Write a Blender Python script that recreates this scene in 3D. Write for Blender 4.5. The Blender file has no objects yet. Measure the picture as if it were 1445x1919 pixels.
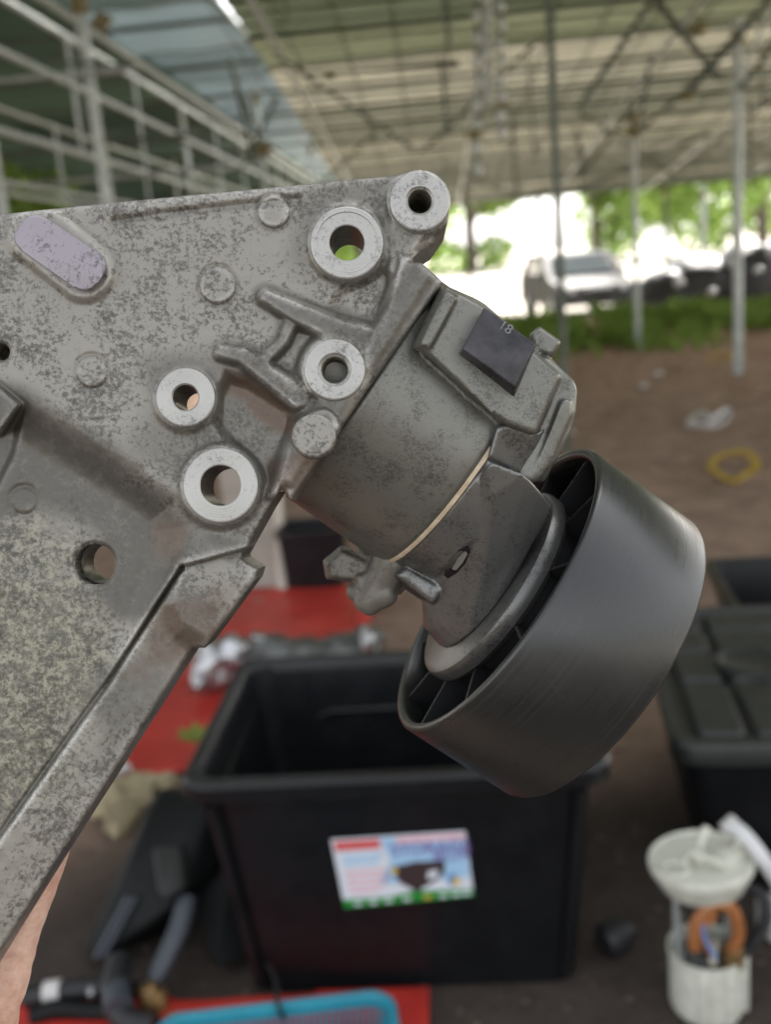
import bpy, bmesh, math, random
import numpy as np
from mathutils import Vector, Matrix, noise as mnoise
random.seed(7); rng = np.random.default_rng(7)
sc = bpy.context.scene
col = sc.collection
R = math.radians

# ------------------------------------------------------------------ camera
F, CX, CY = 1915.0, 722.5, 959.5          # focal length and centre in photograph pixels
CAM = Vector((0, 0, 1.30))
yc = Vector((87.5, 479.5, -F)).normalized()           # the shed's long axis seen by the camera
nad = Vector((660.5, -7740.5, -F)).normalized()       # straight down seen by the camera
zc = -(nad - yc * nad.dot(yc)).normalized()
xc = yc.cross(zc)
ROT = Matrix((xc, yc, zc))                             # camera space -> world space
cam_d = bpy.data.cameras.new('camera'); cam = bpy.data.objects.new('camera', cam_d); col.objects.link(cam)
cam.matrix_world = Matrix.Translation(CAM) @ ROT.to_4x4()
cam_d.sensor_fit = 'HORIZONTAL'; cam_d.sensor_width = 36
cam_d.lens = F / 1445 * 36
cam_d.clip_start = 0.01; cam_d.clip_end = 900
D0 = 0.25                                              # distance of the casting's face, metres
cam_d.dof.use_dof = True; cam_d.dof.focus_distance = D0 + 0.004; cam_d.dof.aperture_fstop = 16.5
sc.camera = cam

# ------------------------------------------------------------------ light
SUN_EL, SUN_AZ = 47.0, 24.0                            # bright hazy daylight from ahead and to the right
world = bpy.data.worlds.new('World'); sc.world = world; world.use_nodes = True
wn = world.node_tree
sky = wn.nodes.new('ShaderNodeTexSky'); sky.sky_type = 'NISHITA'; sky.sun_disc = False
sky.sun_elevation = R(SUN_EL); sky.sun_rotation = R(SUN_AZ); sky.dust_density = 3.0; sky.air_density = 1.0
wn.nodes['Background'].inputs[1].default_value = 0.15
hs = wn.nodes.new('ShaderNodeHueSaturation'); hs.inputs['Saturation'].default_value = .18      # hazy, nearly white sky
wn.links.new(sky.outputs[0], hs.inputs['Color']); wn.links.new(hs.outputs[0], wn.nodes['Background'].inputs[0])
sd = bpy.data.lights.new('sun', 'SUN'); sd.energy = 4.6; sd.angle = R(8); sd.color = (1, .95, .88)
sun = bpy.data.objects.new('sun', sd); col.objects.link(sun)
sdir = Vector((math.sin(R(SUN_AZ)) * math.cos(R(SUN_EL)), math.cos(R(SUN_AZ)) * math.cos(R(SUN_EL)), math.sin(R(SUN_EL))))
sun.rotation_euler = sdir.to_track_quat('Z', 'Y').to_euler()
sc.view_settings.view_transform = 'Standard'; sc.view_settings.look = 'None'
sc.view_settings.exposure = 1.8; sc.view_settings.gamma = 1.0
sc.view_settings.use_curve_mapping = False
sc.render.engine = 'CYCLES'
sc.cycles.use_denoising = True
sc.cycles.max_bounces = 8; sc.cycles.transparent_max_bounces = 16
sc.cycles.sample_clamp_indirect = 8

# ------------------------------------------------------------------ measuring helpers
def ray(px, py):
    return ROT @ Vector(((px - CX) / F, (CY - py) / F, -1.0))
def G(px, py, z=0.0):
    """point of the level plane z seen at a pixel"""
    d = ray(px, py); t = (z - CAM.z) / d.z
    return CAM + d * t
def atY(px, py, Y):
    d = ray(px, py); return CAM + d * (Y / d.y)
def atZ(px, py, depth):
    return CAM + ray(px, py) * depth
def depth_of(p):
    return -(ROT.transposed() @ (Vector(p) - CAM)).z

# ------------------------------------------------------------------ object helpers
def tag(o, label=None, cat=None, group=None, kind=None):
    if label: o['label'] = label
    if cat: o['category'] = cat
    if group: o['group'] = group
    if kind: o['kind'] = kind
    return o
def empty(name, loc, label=None, cat=None, group=None, rot=None):
    o = bpy.data.objects.new(name, None); col.objects.link(o); o.location = loc
    if rot is not None: o.rotation_euler = rot
    o.empty_display_size = .05
    return tag(o, label, cat, group)
def link(name, me, mat=None, parent=None):
    o = bpy.data.objects.new(name, me); col.objects.link(o)
    if mat and not me.materials: me.materials.append(mat)
    if parent: o.parent = parent
    return o
def smooth(me, ang=40):
    me.polygons.foreach_set('use_smooth', [True] * len(me.polygons))
    try: me.set_sharp_from_angle(angle=R(ang))
    except Exception: pass
def mesh(name, vs, fs, mat=None, parent=None, ang=40):
    me = bpy.data.meshes.new(name); me.from_pydata([tuple(v) for v in vs], [], fs); me.update()
    smooth(me, ang)
    return link(name, me, mat, parent)
def from_bm(name, bm, mat=None, parent=None, ang=40):
    bmesh.ops.recalc_face_normals(bm, faces=bm.faces)
    me = bpy.data.meshes.new(name); bm.to_mesh(me); bm.free(); smooth(me, ang)
    return link(name, me, mat, parent)
def dup(o, parent=None):
    c = o.copy(); col.objects.link(c)
    if parent: c.parent = parent
    for ch in list(o.children): dup(ch, c)
    return c
def bm_box(bm, c, size, rot=None, bev=0.0):
    r = bmesh.ops.create_cube(bm, size=1.0); vs = r['verts']
    M = Matrix.Translation(c) @ ((rot.to_4x4() if rot is not None else Matrix.Identity(4)) @ Matrix.Diagonal((*size, 1)))
    bmesh.ops.transform(bm, matrix=M, verts=vs)
    if bev:
        es = list({e for v in vs for e in v.link_edges})
        bmesh.ops.bevel(bm, geom=es, offset=bev, segments=2, affect='EDGES', profile=.5)
def box(name, c, size, mat, parent=None, rot=None, bev=0.0):
    bm = bmesh.new(); bm_box(bm, Vector(c), size, rot, bev); return from_bm(name, bm, mat, parent)
def frame_of(a):
    a = Vector(a).normalized(); h = Vector((0, 0, 1)) if abs(a.z) < .9 else Vector((1, 0, 0))
    u = a.cross(h).normalized(); return a, u, a.cross(u)
def bm_lathe(bm, prof, o, axis, seg=48, closed=False):
    a, u, v = frame_of(axis); o = Vector(o); rings = []
    for t, r in prof:
        if r <= 1e-9: rings.append([bm.verts.new(o + a * t)])
        else: rings.append([bm.verts.new(o + a * t + (u * math.cos(k) + v * math.sin(k)) * r) for k in [2 * math.pi * i / seg for i in range(seg)]])
    pairs = list(zip(rings, rings[1:])) + ([(rings[-1], rings[0])] if closed else [])
    for A, B in pairs:
        for i in range(seg):
            j = (i + 1) % seg
            if len(A) == 1 and len(B) == 1: continue
            if len(A) == 1: bm.faces.new((A[0], B[i], B[j]))
            elif len(B) == 1: bm.faces.new((A[i], A[j], B[0]))
            else: bm.faces.new((A[i], A[j], B[j], B[i]))
def lathe(name, prof, o, axis, mat, parent=None, seg=48, closed=False, ang=35):
    bm = bmesh.new(); bm_lathe(bm, prof, o, axis, seg, closed); return from_bm(name, bm, mat, parent, ang)
def catmull(pts, n=6):
    pts = [Vector(p) for p in pts]; out = []
    for i in range(len(pts) - 1):
        p0 = pts[max(i - 1, 0)]; p1 = pts[i]; p2 = pts[i + 1]; p3 = pts[min(i + 2, len(pts) - 1)]
        for k in range(n):
            t = k / n
            out.append(.5 * ((2 * p1) + (p2 - p0) * t + (2 * p0 - 5 * p1 + 4 * p2 - p3) * t * t + (3 * p1 - p0 - 3 * p2 + p3) * t ** 3))
    out.append(pts[-1]); return out
def bm_tube(bm, pts, r, seg=10, cap=True, squash=1.0):
    pts = [Vector(p) for p in pts]; rings = []; n = len(pts); pu = None
    for i, p in enumerate(pts):
        d = (pts[min(i + 1, n - 1)] - pts[max(i - 1, 0)]).normalized()
        if pu is None: _, u, _ = frame_of(d)
        else: u = (pu - d * pu.dot(d)).normalized()
        v = d.cross(u); pu = u
        rr = r[i] if hasattr(r, '__len__') else r
        rings.append([bm.verts.new(p + u * rr * math.cos(2 * math.pi * k / seg) + v * rr * squash * math.sin(2 * math.pi * k / seg)) for k in range(seg)])
    for A, B in zip(rings, rings[1:]):
        for i in range(seg):
            j = (i + 1) % seg; bm.faces.new((A[i], A[j], B[j], B[i]))
    if cap:
        bm.faces.new(rings[0]); bm.faces.new(rings[-1])
def tube(name, pts, r, mat, parent=None, seg=10, squash=1.0):
    bm = bmesh.new(); bm_tube(bm, pts, r, seg, True, squash); return from_bm(name, bm, mat, parent)
def bm_hull(bm, pts):
    vs = [bm.verts.new(p) for p in pts]
    r = bmesh.ops.convex_hull(bm, input=vs)
    dead = [g for g in r['geom_interior'] if isinstance(g, bmesh.types.BMVert)]
    bmesh.ops.delete(bm, geom=[v for v in dead if v.is_valid], context='VERTS')
def hull(name, pts, mat, parent=None, bev=0.0, seg=3, ang=30, lump=0.0, sub=0):
    bm = bmesh.new(); bm_hull(bm, pts)
    bmesh.ops.dissolve_limit(bm, angle_limit=R(3), verts=bm.verts, edges=bm.edges)
    if bev: bmesh.ops.bevel(bm, geom=list(bm.edges), offset=bev, segments=seg, affect='EDGES', profile=.5, clamp_overlap=True)
    o = from_bm(name, bm, mat, parent, ang)
    return o
def bm_prism(bm, low, top, bev=0.0, seg=2):
    """closed prism between two outlines of equal length; top edges rounded"""
    n = len(low)
    a = [bm.verts.new(p) for p in low]; b = [bm.verts.new(p) for p in top]
    bm.faces.new(a[::-1]); f = bm.faces.new(b)
    for i in range(n):
        j = (i + 1) % n; bm.faces.new((a[i], a[j], b[j], b[i]))
    if bev:
        es = set(f.edges)
        for v in f.verts:
            for e in v.link_edges: es.add(e)
        bmesh.ops.bevel(bm, geom=list(es), offset=bev, segments=seg, affect='EDGES', profile=.5, clamp_overlap=True)
def prism(name, low, top, mat, parent=None, bev=0.0, seg=2, ang=35):
    bm = bmesh.new(); bm_prism(bm, low, top, bev, seg); return from_bm(name, bm, mat, parent, ang)

def union(name, objs, m, parent, vox, it, fac=.5):
    vs, fs = [], []
    for o in objs:
        b = len(vs); vs += [v.co[:] for v in o.data.vertices]; fs += [tuple(i + b for i in p.vertices) for p in o.data.polygons]
        bpy.data.objects.remove(o)
    o = mesh(name, vs, fs, m, parent, 180)
    q = o.modifiers.new('union', 'REMESH'); q.mode = 'VOXEL'; q.voxel_size = vox; q.use_smooth_shade = True
    z = o.modifiers.new('smooth', 'SMOOTH'); z.factor = fac; z.iterations = it
    return o

# ------------------------------------------------------------------ materials
def new_mat(name):
    m = bpy.data.materials.new(name); m.use_nodes = True
    return m, m.node_tree, m.node_tree.nodes['Principled BSDF']
def N(nt, t, **kw):
    n = nt.nodes.new(t)
    for k, v in kw.items(): setattr(n, k, v)
    return n
def noise_fac(nt, scale, detail=4, rough=.6, coord='Object', dist=0.0, stretch=None):
    tc = N(nt, 'ShaderNodeTexCoord'); n = N(nt, 'ShaderNodeTexNoise')
    n.inputs['Scale'].default_value = scale; n.inputs['Detail'].default_value = detail
    n.inputs['Roughness'].default_value = rough; n.inputs['Distortion'].default_value = dist
    src = tc.outputs[coord]
    if stretch:
        mp = N(nt, 'ShaderNodeMapping'); mp.inputs['Scale'].default_value = stretch
        nt.links.new(src, mp.inputs[0]); src = mp.outputs[0]
    nt.links.new(src, n.inputs['Vector']); return n.outputs['Fac']
def ramp(nt, fac, stops):
    r = N(nt, 'ShaderNodeValToRGB'); e = r.color_ramp.elements
    while len(e) < len(stops): e.new(.5)
    for el, (p, c) in zip(e, stops): el.position = p; el.color = (*c, 1) if len(c) == 3 else c
    nt.links.new(fac, r.inputs[0]); return r.outputs[0]
def mix(nt, fac, a, b, mode='MIX'):
    m = N(nt, 'ShaderNodeMix', data_type='RGBA', blend_type=mode)
    for s, v in ((m.inputs['Factor'], fac), (m.inputs['A'], a), (m.inputs['B'], b)):
        if hasattr(v, 'is_output'): nt.links.new(v, s)
        elif isinstance(v, (int, float)): s.default_value = v
        else: s.default_value = (*v, 1)
    # RGBA sockets share names with the float ones: set the colour pair explicitly
    ca, cb, res = [i for i in m.inputs if i.name == 'A' and i.type == 'RGBA'][0], [i for i in m.inputs if i.name == 'B' and i.type == 'RGBA'][0], [o for o in m.outputs if o.type == 'RGBA'][0]
    ff = [i for i in m.inputs if i.name == 'Factor' and i.type == 'VALUE'][0]
    for s, v in ((ff, fac), (ca, a), (cb, b)):
        if hasattr(v, 'is_output'): nt.links.new(v, s)
        elif isinstance(v, (int, float)): s.default_value = v
        else: s.default_value = (*v, 1)
    return res
def bump(nt, bs, fac, strength=.3, dist=.001):
    b = N(nt, 'ShaderNodeBump'); b.inputs['Strength'].default_value = strength; b.inputs['Distance'].default_value = dist
    nt.links.new(fac, b.inputs['Height']); nt.links.new(b.outputs[0], bs.inputs['Normal'])
def mat(name, c1, c2=None, scale=20, rough=.6, metal=0.0, bmp=0.0, bdist=.002, detail=5, spec=.5, stretch=None, pos=(.35, .68), rnoise=0.0, coord='Object', emit=None):
    m, nt, bs = new_mat(name)
    bs.inputs['Roughness'].default_value = rough; bs.inputs['Metallic'].default_value = metal
    bs.inputs['Specular IOR Level'].default_value = spec
    if c2 is None: c2 = tuple(x * .72 for x in c1)
    f = noise_fac(nt, scale, detail, .6, coord, 0, stretch)
    nt.links.new(ramp(nt, f, [(pos[0], c2), (pos[1], c1)]), bs.inputs['Base Color'])
    if bmp: bump(nt, bs, f, bmp, bdist)
    if rnoise:
        rr = ramp(nt, noise_fac(nt, scale * .4, 4), [(.3, (rough - rnoise,) * 3), (.7, (rough + rnoise,) * 3)])
        nt.links.new(rr, bs.inputs['Roughness'])
    return m

S = D0 / F                                  # metres per photograph pixel at the casting's face

def mixv(nt, a, b):
    q = N(nt, 'ShaderNodeMath', operation='ADD'); nt.links.new(a, q.inputs[0]); nt.links.new(b, q.inputs[1]); h = N(nt, 'ShaderNodeMath', operation='MULTIPLY'); h.inputs[1].default_value = .5; nt.links.new(q.outputs[0], h.inputs[0]); return h.outputs[0]
def cast_material(name, light, dark, metal, rough, fine=900., amount=.5, stain=False, mottle=140.):
    m, nt, bs = new_mat(name)
    f1 = noise_fac(nt, fine, 6, .72, dist=.4); f2 = noise_fac(nt, mottle * .4, 5, .62); f3 = noise_fac(nt, fine * .35, 5, .7)
    a = N(nt, 'ShaderNodeMath', operation='MULTIPLY_ADD'); nt.links.new(f2, a.inputs[0]); a.inputs[1].default_value = .85; nt.links.new(f1, a.inputs[2])
    b = N(nt, 'ShaderNodeMath', operation='MULTIPLY_ADD'); nt.links.new(f3, b.inputs[0]); b.inputs[1].default_value = .5; nt.links.new(a.outputs[0], b.inputs[2])
    lo = 1.0 + (amount - .5) * .3
    mid = tuple(.5 * (x + y) for x, y in zip(light, dark))
    spk = ramp(nt, b.outputs[0], [(lo - .21, dark), (lo - .10, mid), (lo - .03, light), (1.0, tuple(min(1, x * 1.12) for x in light))])
    # the sum runs past 1, so bring it into the ramp's range
    sc_ = N(nt, 'ShaderNodeMath', operation='MULTIPLY'); nt.links.new(b.outputs[0], sc_.inputs[0]); sc_.inputs[1].default_value = .86
    nt.links.new(sc_.outputs[0], spk.node.inputs[0])
    c = spk
    if stain:
        at = N(nt, 'ShaderNodeVertexColor', layer_name='stain'); sp = N(nt, 'ShaderNodeSeparateColor'); nt.links.new(at.outputs[0], sp.inputs[0])
        grain = ramp(nt, f3, [(.3, (0, 0, 0)), (.62, (1, 1, 1))])
        def amt(ch, k=1.0):
            q = N(nt, 'ShaderNodeMath', operation='MULTIPLY'); q.use_clamp = True
            g = N(nt, 'ShaderNodeMath', operation='MULTIPLY_ADD'); nt.links.new(grain, g.inputs[0]); g.inputs[1].default_value = .6; g.inputs[2].default_value = .55
            nt.links.new(sp.outputs[ch], q.inputs[0]); nt.links.new(g.outputs[0], q.inputs[1]); return q.outputs[0]
        c = mix(nt, amt('Green'), c, ramp(nt, mixv(nt, f1, f3), [(.40, (.055, .052, .040)), (.49, (.105, .10, .076)), (.57, (.25, .24, .185))]))        # yellowish bloom
        c = mix(nt, amt('Blue'), c, mix(nt, f3, (.040, .036, .030), (.135, .128, .112)))     # smooth dark skin of the casting, plus painted shade of slope and hollows
        c = mix(nt, amt('Red'), c, mix(nt, f3, (.05, .032, .021), (.17, .118, .085)))       # rust brown
        wq = N(nt, 'ShaderNodeMath', operation='MULTIPLY'); wq.use_clamp = True; nt.links.new(at.outputs['Alpha'], wq.inputs[0]); nt.links.new(ramp(nt, f1, [(.35, (.2,) * 3), (.6, (1,) * 3)]), wq.inputs[1])
        c = mix(nt, wq.outputs[0], c, (.46, .45, .42))
    sc1 = noise_fac(nt, 260, 2, .5, stretch=(1, 34, 1)); sc2 = noise_fac(nt, 240, 2, .5, stretch=(26, 1.5, 1))
    c = mix(nt, ramp(nt, sc1, [(.70, (0,) * 3), (.74, (.35,) * 3)]), c, tuple(min(1, x * 1.25) for x in light))
    c = mix(nt, ramp(nt, sc2, [(.70, (0,) * 3), (.75, (.4,) * 3)]), c, dark)
    nt.links.new(c, bs.inputs['Base Color'])
    bs.inputs['Metallic'].default_value = metal
    rr = ramp(nt, b.outputs[0], [(.75, (rough + .15,) * 3), (1.0, (rough - .08,) * 3)]); nt.links.new(rr, bs.inputs['Roughness'])
    bump(nt, bs, b.outputs[0], .25, .00018)
    return m

M = {}
M['cast'] = cast_material('cast aluminium', (.212, .203, .176), (.075, .069, .058), .4, .47, amount=.66, stain=True)
M['boss'] = cast_material('machined boss face', (.33, .325, .305), (.12, .115, .108), .5, .42, fine=1100., amount=.42)
M['pad'] = cast_material('machined pad face', (.25, .228, .252), (.09, .082, .082), .3, .5, amount=.62, mottle=120.)
M['housing'] = cast_material('tensioner cast alloy', (.145, .144, .126), (.075, .072, .061), .5, .43, fine=1900., amount=.5, mottle=260.)
M['cap'] = cast_material('dark cap alloy', (.12, .12, .115), (.06, .056, .054), .6, .36, fine=1500., amount=.5, mottle=110.)
M['lug'] = cast_material('rough brown cast alloy', (.15, .14, .12), (.06, .052, .045), .35, .55, fine=1300., amount=.5, mottle=260.)
M['arm'] = cast_material('arm alloy', (.15, .152, .145), (.068, .063, .058), .6, .37, fine=1500., amount=.5, mottle=110.)
def ring_marks():
    nt = M['boss'].node_tree; bs = nt.nodes['Principled BSDF']; tc = N(nt, 'ShaderNodeTexCoord'); mp = N(nt, 'ShaderNodeMapping'); mp.inputs['Location'].default_value = (-.5, -.5, 0)
    mp.inputs['Scale'].default_value = (1, 1, .0001); w = N(nt, 'ShaderNodeTexWave', wave_type='RINGS', rings_direction='Z'); w.inputs['Scale'].default_value = 9; w.inputs['Distortion'].default_value = .6; w.inputs['Detail'].default_value = 3; w.inputs['Detail Scale'].default_value = 6
    nt.links.new(tc.outputs['Generated'], mp.inputs[0]); nt.links.new(mp.outputs[0], w.inputs['Vector']); bump(nt, bs, w.outputs['Fac'], .22, .0002)
ring_marks()
M['bore'] = mat('bore wall', (.20, .19, .15), (.09, .08, .06), 700, .4, .6)
M['gasket'] = mat('cream seal', (.62, .52, .38), (.42, .33, .22), 300, .6)
M['plug'] = mat('glossy black block', (.050, .047, .054), (.010, .010, .012), 130, .30, .25, .5, .0004, pos=(.36, .66), rnoise=.16)
def pulley_mat():
    m, nt, bs = new_mat('worn black pulley'); f = noise_fac(nt, 90, 5, .6)
    tc = N(nt, 'ShaderNodeTexCoord'); d = N(nt, 'ShaderNodeVectorMath', operation='DOT_PRODUCT'); d.inputs[1].default_value = PULLEY_AXIS; nt.links.new(tc.outputs['Object'], d.inputs[0])
    n1 = N(nt, 'ShaderNodeTexNoise', noise_dimensions='1D'); n1.inputs['Scale'].default_value = 900; n1.inputs['Detail'].default_value = 5; n1.inputs['Roughness'].default_value = .7; nt.links.new(d.outputs['Value'], n1.inputs['W'])
    c = mix(nt, f, (.008, .0092, .009), (.015, .017, .0165)); c = mix(nt, ramp(nt, n1.outputs['Fac'], [(.5, (0,) * 3), (.72, (.35,) * 3)]), c, (.030, .034, .033))
    dust = noise_fac(nt, 1500, 3, .6); c = mix(nt, ramp(nt, dust, [(.70, (0,) * 3), (.76, (.6,) * 3)]), c, (.10, .095, .085))
    nt.links.new(c, bs.inputs['Base Color']); r1 = mix(nt, .5, ramp(nt, n1.outputs['Fac'], [(.3, (.22,) * 3), (.7, (.42,) * 3)]), ramp(nt, f, [(.3, (.24,) * 3), (.7, (.42,) * 3)])); nt.links.new(r1, bs.inputs['Roughness'])
    bs.inputs['Specular IOR Level'].default_value = .68; bump(nt, bs, n1.outputs['Fac'], .05, .0001); return m
PULLEY_AXIS = Vector((.818, -.552, -.167)).normalized()
M['pulley'] = pulley_mat()
M['pulley_in'] = mat('pulley web plastic', (.006, .006, .007), (.004, .004, .005), 200, .5)


# ------------------------------------------------------------------ the bracket held up before the camera
def ortho_tri(px, py, w):
    """camera-aligned coordinates (metres) of a point measured at a pixel, w pixels nearer than the casting's face"""
    k = (D0 - w * S) / F
    return Vector(((px - CX) * k, (CY - py) * k, w * S))
P = ortho_tri
bracket = empty('engine_bracket', CAM + ray(CX, CY) * D0,
    'speckled grey cast alloy engine bracket with belt tensioner and black pulley, held up in front', 'engine bracket')
bracket.rotation_euler = ROT.to_euler()

def sd_poly(X, Y, pts):
    pts = np.array(pts, float); d = np.full(X.shape, 1e18); s = np.ones(X.shape)
    n = len(pts); j = n - 1
    for i in range(n):
        ex, ey = pts[j] - pts[i]; wx, wy = X - pts[i][0], Y - pts[i][1]
        t = np.clip((wx * ex + wy * ey) / (ex * ex + ey * ey), 0, 1)
        bx, by = wx - ex * t, wy - ey * t
        d = np.minimum(d, bx * bx + by * by)
        c1 = Y >= pts[i][1]; c2 = Y < pts[j][1]; c3 = ex * wy > ey * wx
        s = np.where((c1 & c2 & c3) | (~c1 & ~c2 & ~c3), -s, s); j = i
    return s * np.sqrt(d)
def sd_line(X, Y, pts, r):
    d = np.full(X.shape, 1e9)
    rr = r if hasattr(r, '__len__') else [r] * len(pts)
    for (a, b, r0, r1) in zip(pts, pts[1:], rr, rr[1:]):
        ex, ey = b[0] - a[0], b[1] - a[1]; wx, wy = X - a[0], Y - a[1]
        t = np.clip((wx * ex + wy * ey) / (ex * ex + ey * ey), 0, 1)
        d = np.minimum(d, np.hypot(wx - ex * t, wy - ey * t) - (r0 + (r1 - r0) * t))
    return d
def sd_circ(X, Y, c, r): return np.hypot(X - c[0], Y - c[1]) - r
def ss(x, a, b):
    t = np.clip((x - a) / (b - a), 0, 1); return t * t * (3 - 2 * t)
def smin(a, b, k):
    h = np.clip(.5 + .5 * (b - a) / k, 0, 1); return b * (1 - h) + a * h - k * h * (1 - h)

OUT = [(-170, 432), (0, 403), (60, 396), (300, 372), (520, 351), (742, 329), (787, 318), (845, 377), (838, 420), (812, 458), (776, 482),
       (764, 491), (790, 493), (829, 528), (545, 936), (527, 915), (521, 925), (505, 950), (452, 1045), (484, 1066), (479, 1085),
       (384, 1214), (362, 1213), (110, 1606), (0, 1782), (-170, 2060)]
BOSS = {  # centre, outer radius, bore radius, chamfer, height, threaded
    'b1': ((787, 377), 57, 23, 5, 30, True), 'b2': ((650, 455), 69, 33, 2, 26, False), 'b3': ((627, 693), 58, 25, 7, 46, True),
    'b4': ((413, 910), 71, 38, 2, 30, False), 'b5': ((347, 745), 56, 24, 3, 22, False)}
HOLES = [((178, 1057), 36), ((3, 660), 14)]

def outline(X, Y):
    d = sd_poly(X, Y, OUT)
    d = np.minimum(d, sd_circ(X, Y, (787, 377), 58))
    d = smin(d, sd_circ(X, Y, (413, 912), 76), 12)
    return d + .0
def wob(X, Y, k, seed):
    r = np.random.default_rng(seed); z = np.zeros(X.shape)
    for _ in range(10):
        a = r.uniform(0, 2 * math.pi); f = k * r.uniform(.5, 1.6)
        z += np.sin((X * math.cos(a) + Y * math.sin(a)) * f + r.uniform(0, 6.3))
    return z / 3.2
def height(X, Y):
    d = outline(X, Y)
    h = np.zeros(X.shape)
    # lower left face: steps down behind a worn diagonal edge
    dl = sd_poly(X, Y, [(-200, 560), (-60, 672), (30, 740), (130, 800), (225, 858), (290, 905), (335, 935), (352, 985), (352, 1075), (330, 1110), (-200, 2300), (-400, 2300)])
    h -= 44 * ss(-dl + wob(X, Y, .02, 1) * 4, -14, 74)
    # strip along the right of the crease, and the swelling at its top
    dsx = sd_poly(X, Y, [(338, 1060), (520, 1010), (560, 1300), (100, 2200), (-200, 2200), (-30, 1602), (0, 1558), (200, 1275)])
    h = np.maximum(h, (-26) * 1.0 + 0 * h - 100 * ss(dsx, -3, 5)) if False else h
    strip = ss(-dsx, -2, 5)
    h = h * (1 - strip) + strip * (-24)
    crease = np.abs(dsx + 4); h -= 20 * np.exp(-(crease / 4.0) ** 2) * (X < 345) * (X > -60)
    dblk = sd_poly(X, Y, [(338, 1040), (395, 1010), (500, 1050), (500, 1090), (395, 1230), (330, 1190), (300, 1130)])
    h += 20 * ss(-dblk, -18, 34)
    # groove under the top edge
    g = sd_line(X, Y, [(215, 418), (300, 404), (480, 384), (560, 376)], 1.0)
    h -= 7 * np.exp(-(np.maximum(g, 0) / 9) ** 2)
    # raised shelves and ribs on the right
    def add(dd, hh, a=-7, b=7):
        nonlocal h
        h = h + (np.maximum(h, hh) - h) * ss(-dd, a, b)
    # pockets first
    dp = sd_poly(X, Y, [(425, 700), (470, 712), (545, 760), (560, 800), (530, 850), (505, 905), (470, 880), (440, 850), (405, 800), (402, 745)])
    h -= 26 * ss(-dp, -12, 22)
    dp2 = sd_poly(X, Y, [(612, 575), (690, 612), (742, 540), (720, 500), (690, 520), (640, 540)])
    h -= 10 * ss(-dp2, -8, 18)
    dp3 = sd_poly(X, Y, [(548, 612), (590, 622), (585, 660), (560, 690), (535, 715), (505, 690), (530, 650)])
    h -= 10 * ss(-dp3, -8, 12)
    add(sd_line(X, Y, [(497, 556), (560, 588), (640, 622), (700, 645)], [15, 22, 24, 34]), 24, -9, 9)
    add(sd_line(X, Y, [(548, 600), (530, 640), (498, 672)], [14, 12, 12]), 17, -8, 8)
    add(sd_line(X, Y, [(415, 660), (455, 668), (500, 700), (560, 745)], [14, 17, 20, 24]), 20, -9, 9)
    # flange along the seam
    fl = sd_poly(X, Y, [(745, 470), (800, 480), (850, 520), (560, 960), (500, 930), (520, 870), (545, 790), (590, 745), (660, 700), (690, 640), (722, 560)])
    add(fl, 30, -8, 16)
    ridge = sd_line(X, Y, [(796, 512), (700, 655), (640, 745), (540, 895)], [20, 24, 24, 18])
    add(ridge, 38, -6, 16)
    # skirts of the bosses
    for k, ((cx, cy), ro, rb, ch, hh, th) in BOSS.items():
        dd = sd_circ(X, Y, (cx, cy), ro); bl = np.exp(-(np.maximum(dd, 0) / 9) ** 2)
        h += np.clip(hh - 10 - h, 0, 60) * bl * .75
    # neck under the corner boss
    add(sd_line(X, Y, [(787, 377), (760, 440), (742, 500)], [46, 40, 22]), 14, -6, 16)
    # slug marks: low discs in a moat
    for (c, r, hh) in (((513, 397), 30, 6), ((408, 535), 34, 5), ((172, 697), 29, 3), ((45, 938), 24, 1.2)):
        dd = sd_circ(X, Y, c, r)
        h = h + hh * ss(-dd, -3, 3) - 2.6 * np.exp(-((dd - 3) / 5.0) ** 2)
    # solid stub by the seam
    dst = smin(sd_circ(X, Y, (584, 818), 36), sd_circ(X, Y, (604, 800), 34), 10)
    add(dst, 52, -4, 6)
    # long pad at upper left: skirt only (its machined top is a part)
    dpad = sd_line(X, Y, [(72, 440), (158, 510)], [50, 48])
    add(dpad, 12, -16, 4)
    # lug cut by the left edge of the picture
    dlug = sd_poly(X, Y, [(-170, 640), (-20, 708), (40, 758), (2, 812), (-60, 800), (-170, 760)])
    add(dlug, 22, -5, 6)
    h -= 20 * ss(-sd_poly(X, Y, [(-100, 800), (2, 812), (42, 770), (25, 850), (-10, 920), (-100, 930)]), -8, 10)
    # rounded outer edge
    q = np.clip(-d, 0, 9); h -= 9 - np.sqrt(np.maximum(0, 81 - (9 - q) ** 2))
    # cast unevenness
    h += wob(X, Y, .05, 3) * .5 + wob(X, Y, .16, 4) * .35
    return h, d
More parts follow.
